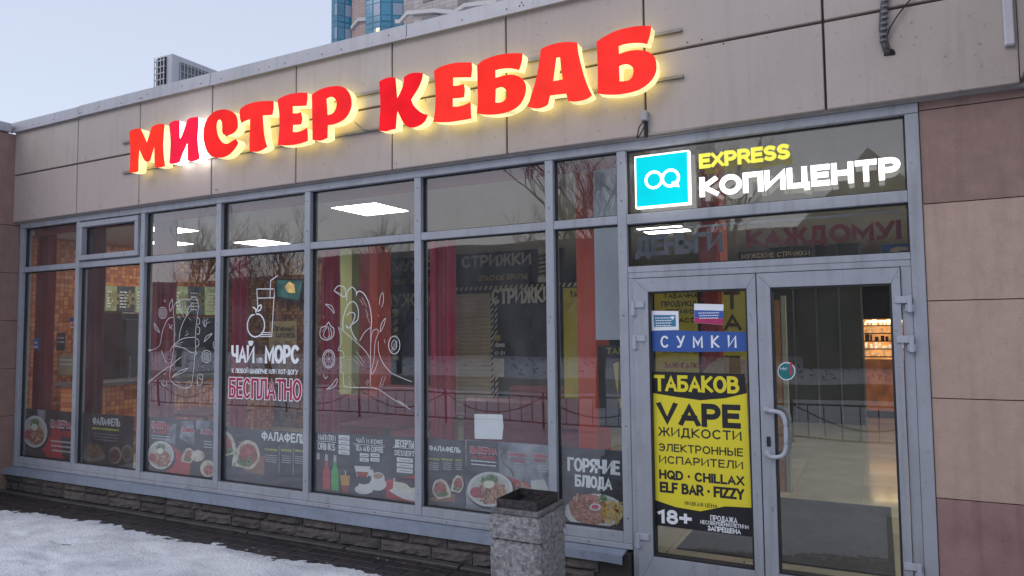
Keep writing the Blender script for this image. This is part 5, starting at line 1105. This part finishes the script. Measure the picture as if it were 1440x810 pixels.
# counter, fridge, hood
STEEL = mat('dull_steel', (.2, .21, .23), .35, .15, 4, metal=.6)
cx0 = XL+.9
t = thing('kebab_counter', 'long kebab counter with dark front and wooden mosaic face deep inside', 'counter', (cx0, 2.5, ZI)); bx('counter_body', MOS, t, cx0, cx0+.5, 1.2, 4.4, ZI, .95); bx('counter_top', STEEL, t, cx0-.05, cx0+.55, 1.15, 4.45, .951, 1.0, .005)
p0 = atx(150, 560, XL+.4); p1 = atx(198, 560, XL+.4)
t = thing('drinks_fridge', 'tall dark drinks fridge behind the second window pane', 'fridge', (XL+.3, (p0.y+p1.y)/2, ZI)); zf = atx(150, 440, XL+.4).z
bx('cabinet', mat('fridge_black', (.03, .033, .04), .35), t, XL+.06, XL+.7, p0.y, p1.y, ZI, zf, .01); bx('door', mat('fridge_door', (.06, .065, .08), .15), t, XL+.701, XL+.73, p0.y+.05, p1.y-.05, .3, zf-.1, .004)
MB().tube([(XL+.76, p0.y+.1, .8), (XL+.76, p0.y+.1, 1.3)], .012, 8).build('handle', STEEL, t)
k0 = atx(201, 500, XL+.3); k1 = atx(313, 500, XL+.3); zk = atx(255, 446, XL+.3).z
t = thing('kitchen_range', 'long dark kitchen range and hood under the menu boards in the third pane', 'kitchen unit', (XL+.3, (k0.y+k1.y)/2, ZI)); KD = mat('kitchen_dark', (.035, .035, .04), .3, .3, 5)
bx('back_board', KD, t, XL+.06, XL+.1, k0.y, k1.y, 1.0, zk); bx('worktop', STEEL, t, XL+.06, XL+.62, k0.y, k1.y, .951, .999, .004); bx('cabinet', KD, t, XL+.06, XL+.58, k0.y, k1.y, ZI, .95, .004)
for k in range(5):
    y_ = k0.y+.15+k*(k1.y-k0.y-.3)/5; bx('appliance', (STEEL, KD)[k % 2], t, XL+.12, XL+.45, y_, y_+.3+.05*(k % 3), 1.0, 1.15+.12*(k % 3), .01); bx('appliance_lamp', mat('chrome', (.5, .5, .5), .15, metal=.9), t, XL+.451, XL+.46, y_+.05, y_+.12, 1.05, 1.1)
# small notices seen in the first pane
for i, (a_, b_2, c_, d_, m_, lb) in enumerate(((79, 91, 468, 493, BK, 'small dark notice with white foot in the first pane'), (98, 106, 447, 452, BLU, 'tiny blue notice at the right of the first pane'), (82, 103, 499, 527, pm((.45, .36, .2)), 'tan notice sheet low in the first pane'), (47, 54, 475, 491, BLU, 'small blue sticker near the left frame of the first pane'))):
    t = thing('notice', lb, 'notice', at(a_, d_, .4 if i < 3 else .05)); Q(a_, b_2, c_, d_, .4 if i < 3 else .05, m_, t, 'sheet', .002); lines(a_+1, b_2-1, c_+8, 2, 6, 2, (.4 if i < 3 else .05)-.003, WHITE, t)
# TV and potato poster on back wall
TV = thing('television', 'wall television with dark food picture seen in the fourth pane', 'television', at(407, 425, YBK-.1)); tvd = MB()
pts = [(388, 391), (427, 393), (421, 425), (387, 419)]; w3 = [at(a_, b_2, YBK-.15) for a_, b_2 in pts]
DPm = MB().slab([(p.x, p.z) for p in w3], YBK-.15, .05).build('bezel', BLACK, TV)
DP([(390, 393.5), (425, 395.5), (419.5, 422), (389.5, 416.5)], YBK-.153, emi('tv_picture', (.02, .06, .06), 1.2, .7, scale=4), TV, 'screen', False); DP([(400, 403), (407, 396), (414, 400), (415, 412), (405, 411)], YBK-.156, emi('tv_food', (.45, .3, .12), .9, .5, scale=10), TV, 'picture')
t = thing('potato_poster', 'cream poster with dark script text and two prices below the television', 'poster', at(396, 497, YBK-.02)); Q(378, 417, 452, 492, YBK-.02, pm((.30, .24, .13), .1), t, 'sheet', .004); T('Печеный', 384, 414, 458, 466, YBK-.03, BK, t, .0); T('картофель', 388, 415, 468, 475, YBK-.03, BK, t, .0); T('120.  150.', 384, 411, 480, 485, YBK-.03, BK, t, .0)
# seats and tables
SOF = mat('dark_red_leatherette', (.20, .02, .035), .4, .1, 4)
def sofa(x, y, label):
    t = thing('sofa', label, 'sofa', (x, y, ZI), 'red seats in the kebab room')
    bx('base', SOF, t, x-.45, x+.45, y-.3, y+.3, ZI+.1, .45, .03); bx('backrest', SOF, t, x-.45, x+.45, y+.22, y+.36, .452, .95, .03); bx('plinth', BLACK, t, x-.4, x+.4, y-.25, y+.25, ZI, ZI+.098)
for px, y, lb in ((470, 1.3, 'dark red seat behind the hot dog drawing'), (560, 2.6, 'dark red seat behind the right of the fifth pane'), (690, 1.5, 'dark red seat behind the white paper'), (752, 3.0, 'dark red seat at the right of the sixth pane')): sofa(xat(px, y, .8), y, lb)
def table(px, y, lb):
    x = xat(px, y, .75); t = thing('table', lb, 'table', (x, y, ZI), 'cafe tables in the kebab room'); bx('tabletop', mat('table_top', (.14, .02, .03), .3), t, x-.35, x+.35, y-.35, y+.35, .72, .75, .004); MB().tube([(x, y, ZI+.02), (x, y, .719)], .035, 10).build('pedestal', STEEL, t); MB().tube([(x, y, ZI), (x, y, ZI+.02)], .22, 20).build('foot', STEEL, t)
table(545, 1.2, 'small red topped table behind the drinks poster'); table(640, 2.4, 'small red topped table behind the sixth pane'); table(290, 1.2, 'small red topped table behind the third pane')
# hall furnishings behind the doors
q = [atz(a_, b_2, ZI+.008) for a_, b_2 in ((1007, 752), (1100, 703), (1253, 714), (1268, 812))]; print('mat', [(round(v.x, 2), round(v.y, 2)) for v in q])
xm0, xm1 = -1.35, q[2].x; ym0, ym1 = .25, q[2].y
MATM = mat('door_mat_fibre', (.075, .078, .09), .95, .3, 30, bump=.6, bscale=200)
o = bx('door_mat', MATM, None, xm0, xm1, q[3].y, ym1, ZI+.001, ZI+.012); tag(o, 'large dark grey entrance mat just inside the double door', 'mat')
q = [atz(a_, b_2, ZI+.008) for a_, b_2 in ((1198, 585), (1262, 573))]
o = bx('far_door_mat', MATM, None, q[0].x, q[0].x+1.6, q[0].y, q[0].y+1.0, ZI+.001, ZI+.012); tag(o, 'distant dark mat in front of the glowing orange shop window', 'mat')
YE = 11.0
t = thing('lit_kiosk', 'small kiosk with glowing orange shelves at the far end of the entrance hall', 'kiosk', at(1236, 575, YE)); XA = xat(1214, YE, 1.6); XB = xat(1262, YE, 1.6)
zt2 = at(1214, 449, YE).z; zb2_ = at(1214, 506, YE).z
bx('back_panel', emi('orange_backlight', (1, .42, .12), .9, .5, scale=3), t, XA, XB+.5, YE+.3, YE+.33, zb2_, zt2)
bx('lower_front', emi('kiosk_front_glow', (.5, .16, .06), .35, .5, (.1, .05, .03), 4), t, XA, XB+.5, YE-.02, YE+.1, ZI, zb2_); bx('fascia', BLACK, t, XA-.5, XB+.5, YE-.05, YE+.3, zt2, ZCE-.01); bx('side_post', mat('kiosk_post', (.06, .06, .06), .3), t, XA-.5, XA, YE-.05, YE+.3, ZI, zt2-.001)  # lower front glows by itself, standing in for a dim lit opening
for i in range(5):
    zz = zb2_+(zt2-zb2_)*(i+.3)/5.2; bx('shelf', BLACK, t, XA, XB+.5, YE+.1, YE+.29, zz, zz+.02); gm = MB(); r = random.Random(i)
    x_ = XA+.02
    while x_ < XB+.45: w_ = r.uniform(.03, .08); gm.box(x_, x_+w_, YE+.12, YE+.2, zz+.021, zz+.021+r.uniform(.05, .13)); x_ += w_+r.uniform(.01, .06)
    tag(gm.build('goods', (emi('warm_goods', (1, .55, .25), .8, .6, scale=20), emi('pale_goods', (1, .8, .55), 1.2, .6, scale=20), mat('dark_goods', (.2, .05, .03), .4))[i % 3], t), kind='stuff')
bx('bulb_strip', emi('warm_bulb', (1, .75, .4), 6), t, XA+.05, XB+.3, YE+.05, YE+.07, zt2-.06, zt2-.03)
t = thing('dark_partition', 'dark greenish glass partition along the left of the entrance hall', 'partition', at(1120, 570, 7.5)); GG = mat('smoked_panel', (.05, .06, .052), .5, .2, 2)
for i in range(4): xx = xat(1085+i*32, 8.5, 1.6); x2 = xat(1085+(i+1)*32, 8.5, 1.6); bx('panel', GG, t, xx+.01, x2-.01, 8.5, 8.55, ZI, ZCE-.01)
for i in range(5): xx = xat(1085+i*32, 8.5, 1.6); bx('post', STEEL, t, xx-.015, xx+.015, 8.47, 8.57, ZI, ZCE-.005)
t = thing('white_door_post', 'slim pale post and orange edge behind the left of the right door pane', 'post', at(1096, 560, 3)); 
a_ = xat(1099, 3, 1.6); bx('post', mat('pale_post', (.4, .42, .36), .5), t, a_, a_+.04, 3, 3.1, ZI, at(1096, 416, 3).z); bx('edge', pm((.42, .22, .1)), t, a_-.06, a_-.01, 3, 3.1, ZI, at(1096, 422, 3).z)
# ------------------------------------------------------------------ concrete litter bin
BY = -1.02
cz = .64
c0 = at(760, 712, BY-.17)
bz_top = .665
pc = atz(759, 722.5, bz_top)        # front right corner of concrete rim
pl_ = atz(687.5, 716, bz_top)
print('bin corner', pc, pl_)
bs = max(.3, min(.42, (pc.x-pl_.x)*1.07))
bx0, bx1 = pc.x-bs, pc.x; by0, by1 = pc.y, pc.y+bs+.045
bn = thing('litter_bin', 'square exposed aggregate concrete litter bin with rusty black metal liner', 'litter bin', ((bx0+bx1)/2, (by0+by1)/2, 0))
CONC = mat('exposed_aggregate', (.30, .285, .29), .85, .65, 42, bump=1.0, bscale=75, fine=.7, streak=.45, grime=.5)
def rough_box(x0, x1, y0, y1, z0, z1, amp, name, m, ch=.02, n=26):
    bm = bmesh.new(); bmesh.ops.create_cube(bm, size=1)
    bmesh.ops.bevel(bm, geom=list(bm.edges), offset=.04, segments=1, affect='EDGES')
    bmesh.ops.subdivide_edges(bm, edges=[e for e in bm.edges if e.calc_length() > .3], cuts=n, use_grid_fill=True)
    off = worldloc(bn)
    for v in bm.verts:
        x = x0+(v.co.x+.5)*(x1-x0); y = y0+(v.co.y+.5)*(y1-y0); z = z0+(v.co.z+.5)*(z1-z0); p = Vector((x, y, z))
        d = noise.noise(p*75)*amp+noise.noise(p*30)*amp*.7+noise.noise(p*8)*amp*.4
        c = Vector(((x0+x1)/2, (y0+y1)/2, (z0+z1)/2)); dd = p-c; ax = max(range(3), key=lambda i: abs(dd[i])/((x1-x0, y1-y0, z1-z0)[i]))
        q = Vector((0, 0, 0)); q[ax] = 1 if dd[ax] > 0 else -1
        v.co = p+q*d-off
    me = bpy.data.meshes.new(name); bm.to_mesh(me); bm.free(); me.materials.append(m); o = bpy.data.objects.new(name, me); C.objects.link(o); o.parent = bn; return o
seam = atz(760, 768, 0); sz = at(760, 767, by0).z; print('seam z', sz)
rough_box(bx0+.004, bx1-.004, by0+.004, by1-.004, -.01, sz-.004, .006, 'base_block', CONC, n=34)
rough_box(bx0, bx1, by0, by1, sz+.002, bz_top-.03, .005, 'upper_block', CONC, n=26)
w = .035
RIMM = mat('stained_concrete_rim', (.14, .13, .135), .8, .6, 30, bump=.9, bscale=70, grime=.7)
rim = MB()
for (a_, b_2, c_, d_) in ((bx0+.008, bx1-.008, by0+.008, by0+w), (bx0+.008, bx1-.008, by1-w, by1-.008), (bx0+.008, bx0+w, by0+w+.0005, by1-w-.0005), (bx1-w, bx1-.008, by0+w+.0005, by1-w-.0005)): rim.box(a_, b_2, c_, d_, bz_top-.0295, bz_top)
rim.build('rim', RIMM, bn, bevel=.006)
LIN = mat('rusty_liner', (.05, .042, .045), .55, .8, 40, metal=.3, bump=.5, bscale=60, grime=.6); li = MB(); th = .004; e = .034; lt = bz_top+.045
for (a_, b_2, c_, d_) in ((bx0+e, bx1-e, by0+e, by0+e+th), (bx0+e, bx1-e, by1-e-th, by1-e), (bx0+e, bx0+e+th, by0+e+th, by1-e-th), (bx1-e-th, bx1-e, by0+e+th, by1-e-th)): li.box(a_, b_2, c_, d_, bz_top-.027, lt)
li.box(bx0+e, bx1-e, by0+e, by1-e, bz_top-.028, bz_top-.02); li.build('metal_liner', LIN, bn)
MB().box(bx0+e+.03, bx1-e-.05, by0+e+.05, by1-e-.04, bz_top-.0195, bz_top-.002).build('liner_fill', mat('black_fill', (.02, .02, .02), .9, .5, 30, bump=1, bscale=60), bn, bevel=.006)  # near-black block filling the inside of the liner

# ------------------------------------------------------------------ AC unit on roof
YA = 1.2
pa = at(218, 80, YA); pb = at(240, 79.5, YA); pd = atx(300, 102, pb.x)
print('AC', pa, pb, pd)
ac = thing('air_conditioner', 'white outdoor air conditioning unit standing on the flat roof at left', 'air conditioner', ((pa.x+pb.x)/2, YA+.45, 3.5))
ACW = mat('ac_white', (.5, .5, .53), .4, .05, 4, streak=.3); xa_, xb_ = pa.x, pb.x; yb_ = YA+max(.7, min(1.1, pd.y-YA)); z1_ = pa.z; z0_ = z1_-.75
bx('casing', ACW, ac, xa_+.02, xb_, YA+.02, yb_, z0_, z1_, .012)
bx('coil', BLACK, ac, xa_+.0, xa_+.019, YA+.02, yb_-.02, z0_+.03, z1_-.03)
bx('end_recess', BLACK, ac, xa_+.02, xb_-.10, YA+.005, YA+.0195, z0_+.03, z1_-.03)
for k in range(9): z = z0_+.05+k*.078; bx('grille_bar', ACW, ac, xa_+.0, xb_-.10, YA-.005, YA+.004, z, z+.014)
for k in range(4): x = xa_+.0+k*(xb_-.1-xa_)/3.3; bx('grille_post', ACW, ac, x, x+.012, YA-.012, YA-.006, z0_+.03, z1_-.02)
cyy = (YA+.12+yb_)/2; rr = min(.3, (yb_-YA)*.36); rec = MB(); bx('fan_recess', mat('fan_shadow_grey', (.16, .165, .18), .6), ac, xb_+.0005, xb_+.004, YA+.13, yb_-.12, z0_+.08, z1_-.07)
for k in range(10): y = YA+.13+k*(yb_-YA-.25)/9; bx('fan_guard_bar', ACW, ac, xb_+.010, xb_+.016, y-.004, y+.004, z0_+.08, z1_-.07)
for k in range(7): z = z0_+.1+k*(z1_-z0_-.2)/6; bx('fan_guard_bar', ACW, ac, xb_+.0165, xb_+.021, YA+.13, yb_-.12, z-.003, z+.003)
for yy_ in (YA+.1, yb_-.15): bx('foot', BLACK, ac, xa_, xb_, yy_, yy_+.05, 3.5, z0_-.001)

# ------------------------------------------------------------------ apartment tower behind
YT = 62
tw = thing('apartment_tower', 'tall grey-beige apartment tower with blue glazed bays rising behind the roof', 'building', at(560, 60, YT))
TWB = tiles('tower_brick', [(.40, .35, .33), (.36, .32, .31), (.43, .38, .36)], .9, .45, (.28, .25, .25), .8, .03, .4, 'x')
TWP = tiles('tower_brick_pink', [(.43, .33, .30), (.40, .30, .27)], .9, .45, (.3, .24, .22), .8, .03, .4, 'x')
TEAL = mat('teal_glass', (.03, .17, .27), .08, .35, .25, spec=.9); TEALF = mat('teal_frame', (.015, .13, .21), .4); PCC = mat('pale_cornice', (.50, .48, .47), .7); WPANE = mat('grey_pane', (.25, .30, .38), .1)
def tx(px, y=YT): return xat(px, y, 30)
TOP = 60
bx('wall', TWP, tw, tx(481), tx(516), YT+1.5, YT+12, 0, TOP); bx('wall', TWB, tw, tx(554), tx(580), YT+1.5, YT+12, 0, TOP)
bx('wall', TWB, tw, tx(580)+.01, tx(643), YT+.2, YT+12, 0, TOP); bx('wall', TWB, tw, tx(643)+.01, tx(760), YT+1.8, YT+12, 0, TOP)
def zpx(px, py, y=YT): return at(px, py, y).z
def bay(px0, px1, pxm, py_ref, y):
    X0_, X1_, Xm = tx(px0), tx(px1), tx(pxm)
    pl = [(X0_, YT+1.6), (X0_+.001, y), (Xm, y), (X1_, y+1.5), (X1_, YT+1.6)]
    n = len(pl); vs = [(a_, b_2, 0) for a_, b_2 in pl]+[(a_, b_2, TOP) for a_, b_2 in pl]
    MB().add(vs, [tuple(range(n))[::-1], tuple(range(n, 2*n))]+[(i, (i+1) % n, (i+1) % n+n, i+n) for i in range(n)]).build('bay_core', TEALF, tw)
    zr0 = zpx(pxm, py_ref, y)
    for f in range(-3, 4):
        zf = zr0+f*3.0
        for (pA, pB) in ((pl[1], pl[2]), (pl[2], pl[3])):
            d = Vector((pB[0]-pA[0], pB[1]-pA[1], 0)); nrm = Vector((d.y, -d.x, 0)).normalized()
            for c in range(2):
                for (za, zc2, inset) in ((.1, .75, 0), (.85, 2.3, 0), (2.4, 2.9, 0)):
                    u0, u1 = (c*.5+.04), (c*.5+.46); P0 = Vector((pA[0], pA[1], 0))+d*u0; P1 = Vector((pA[0], pA[1], 0))+d*u1; e = nrm*.02
                    m_ = WPANE if (c == 1 and za == .85) else TEAL
                    MB().add([(P0.x+e.x, P0.y+e.y, zf+za), (P1.x+e.x, P1.y+e.y, zf+za), (P1.x+e.x, P1.y+e.y, zf+zc2), (P0.x+e.x, P0.y+e.y, zf+zc2)], [(0, 1, 2, 3)]).build('bay_pane', m_, tw, recalc=False)
bay(514, 557, 535, 30, YT); bay(465.5, 483, 474, 30, YT)
q = at(530, 42, YT-.2); o = bx('lit_window', emi('warm_window', (1, .85, .5), 1.0), tw, q.x-.25, q.x+.25, YT-.06, YT-.03, q.z-.3, q.z+.3)
# string courses
def course(pts, y):
    w3 = [Vector((tx(a_), y, zpx(a_, b_2, y))) for a_, b_2 in pts]
    for A_, B_ in zip(w3, w3[1:]):
        MB().add([(A_.x, y-.25, A_.z-.22), (B_.x, y-.25, B_.z-.22), (B_.x, y-.25, B_.z+.22), (A_.x, y-.25, A_.z+.22), (A_.x, y+.1, A_.z-.22), (B_.x, y+.1, B_.z-.22), (B_.x, y+.1, B_.z+.22), (A_.x, y+.1, A_.z+.22)], [(0, 1, 2, 3), (4, 7, 6, 5), (0, 4, 5, 1), (3, 2, 6, 7), (0, 3, 7, 4), (1, 5, 6, 2)]).build('string_course', PCC, tw)
course([(484, 43), (494, 31), (512, 30)], YT+1.4); course([(557, 31), (563, 31), (574, 19), (612, 15.5), (640, 18), (655, 8), (700, 3)], YT-.0)
for (a_, b_2, c_, d_) in ((593, 618, 24, 29), (594, 634, -3, 3)): 
    bx('window', mat('dark_window', (.06, .065, .08), .2), tw, tx(a_), tx(b_2), YT+.1, YT+.19, zpx(a_, d_), zpx(a_, c_), 0)

# ------------------------------------------------------------------ street behind the photographer (seen reflected in the glass)
BARK = mat('bark', (.035, .03, .028), .9, .3, 20)
def bare_tree(x, y, h, seed, label):
    r = random.Random(seed); t = thing('bare_tree', label, 'tree', (x, y, 0), 'bare winter trees across the street')
    tr = MB(); br = MB()
    def grow(p, d, L, rad, dep):
        pts = [p]; q = p.copy(); dd = d.copy(); n = 4
        for i in range(n):
            dd = (dd+Vector((r.uniform(-.18, .18), r.uniform(-.18, .18), r.uniform(-.02, .12)))).normalized(); q = q+dd*L/n; pts.append(q.copy())
        (tr if dep == 0 else br).tube(pts, rad, 7 if dep < 2 else (4 if dep < 4 else 3), rad*.6, False)
        if dep >= 5: return
        k = 6 if dep == 0 else (4 if dep < 4 else 3)
        for i in range(k):
            a = pts[r.randint(2 if dep == 0 else 1, n)]; an = r.uniform(0, 6.28); sp_ = r.uniform(.4, .9)
            nd = (dd+Vector((math.cos(an), math.sin(an), r.uniform(-.1, .5)))*sp_).normalized(); grow(a, nd, L*r.uniform(.55, .75), rad*.5, dep+1)
    grow(Vector((x, y, -.1)), Vector((0, 0, 1)), h*.42, h*.018, 0)
    tr.build('trunk', BARK, t, recalc=False, smooth=True); br.build('branches', BARK, t, recalc=False)
def mir(px, Ym): q = at(px, 450, Ym); return q.x, -Ym
for i, (px, ym, h) in enumerate(((1035, 12, 7.5), (910, 10, 6.5), (840, 9.5, 6.5), (772, 11, 5.2), (560, 18, 7), (380, 16, 7), (250, 20, 9))):
    x, y = mir(px, ym); bare_tree(x, y, h, i+3, ['bare tree reflected in the lower fanlight beside the letters ДЕНЬГИ', 'bare tree reflected at the left end of the lower fanlight', 'bare tree reflected in the seventh upper pane', 'bare tree reflected beside the mullion right of the sixth pane', 'bare tree reflected in the fifth pane', 'bare tree reflected in the fourth pane', 'bare tree reflected in the third pane'][i])
# low lawn railing
RM = mat('black_railing', (.015, .015, .018), .5)
rl = thing('lawn_railing', 'low black metal lawn railing beyond the pavement, reflected in the windows', 'railing', (-8, -6.2, 0))
for k in range(14):
    x = -22+k*1.9; y = -6.2
    MB().tube([(x, y, 0), (x, y, .62)], .022, 6).build('post', RM, rl)
    mb = MB().tube([(x, y, .55), (x+1.9, y, .55)], .014, 5).tube([(x, y, .12), (x+1.9, y, .12)], .014, 5)
    for j in range(1, 9): mb.tube([(x+j*.21, y, .12), (x+j*.21, y, .55)], .008, 4)
    mb.tube([(x+.05*j, y, .55-.3*math.sin(math.pi*j/38)) for j in range(39)], .01, 4)
    mb.build('railing_section', RM, rl)
# houses across
def house(x0, x1, y, h, m, label, gable=0, wy=3):
    t = thing('street_building', label, 'building', ((x0+x1)/2, y, 0)); bx('wall', m, t, x0, x1, y-9, y, 0, h)
    wm = mat('house_window', (.05, .06, .08), .1); nx = max(2, int((x1-x0)/3)); nz = int(h/3)
    for i in range(nx):
        for j in range(nz):
            cx = x0+(i+.5)*(x1-x0)/nx; z = 1+j*3.0
            bx('window', wm, t, cx-.6, cx+.6, y+.002, y+.03, z, z+1.5)
    if gable:
        rf = mat('house_roof', (.07, .06, .06), .7); xm = (x0+x1)/2
        vs = [(x0-.4, y+.4, h), (x1+.4, y+.4, h), (xm, y+.4, h+gable), (x0-.4, y-9.4, h), (x1+.4, y-9.4, h), (xm, y-9.4, h+gable)]
        MB().add(vs, [(0, 1, 2), (3, 5, 4), (0, 2, 5, 3), (1, 4, 5, 2), (0, 3, 4, 1)]).build('roof', rf, t)
HB = mat('dark_brick_house', (.09, .07, .065), .8, .2, 3); HG = mat('grey_house', (.13, .13, .14), .8, .15, 2)
def mx(px, ym): return at(px, 450, ym).x
house(mx(1130, 26), mx(1340, 26), -26, 5.2, HB, 'brown gabled house reflected at the right of the copy centre sign', 3.2)
house(mx(440, 34), mx(905, 34), -34, 7.0, HG, 'long low grey building reflected low in the sixth pane')
house(mx(100, 40), mx(430, 40), -40, 6.5, HG, 'grey block reflected in the left window panes')
house(mx(930, 38), mx(1160, 38), -38, 7.2, HG, 'far grey block reflected left of the door')
hg = MB(); r = random.Random(5)
for k in range(5200):
    x = r.uniform(-45, 14); y = -19+r.uniform(-.7, .7); z = r.uniform(0, 1.7+.4*math.sin(x*.7)); s_ = r.uniform(.05, .16); v = Vector((r.uniform(-1, 1), r.uniform(-1, 1), r.uniform(-1, 1))).normalized(); w = v.orthogonal().normalized()
    p = Vector((x, y, z)); hg.add([p, p+v*s_, p+w*s_*.6], [(0, 1, 2)])
tag(hg.build('hedge', mat('hedge_twigs', (.03, .03, .022), .9), recalc=False), 'dark leafless hedge along the far side of the street', 'hedge', kind='stuff')
print('OBJECTS', len(bpy.data.objects), 'TRIS', sum(len(o.data.polygons) for o in bpy.data.objects if o.type == 'MESH'))
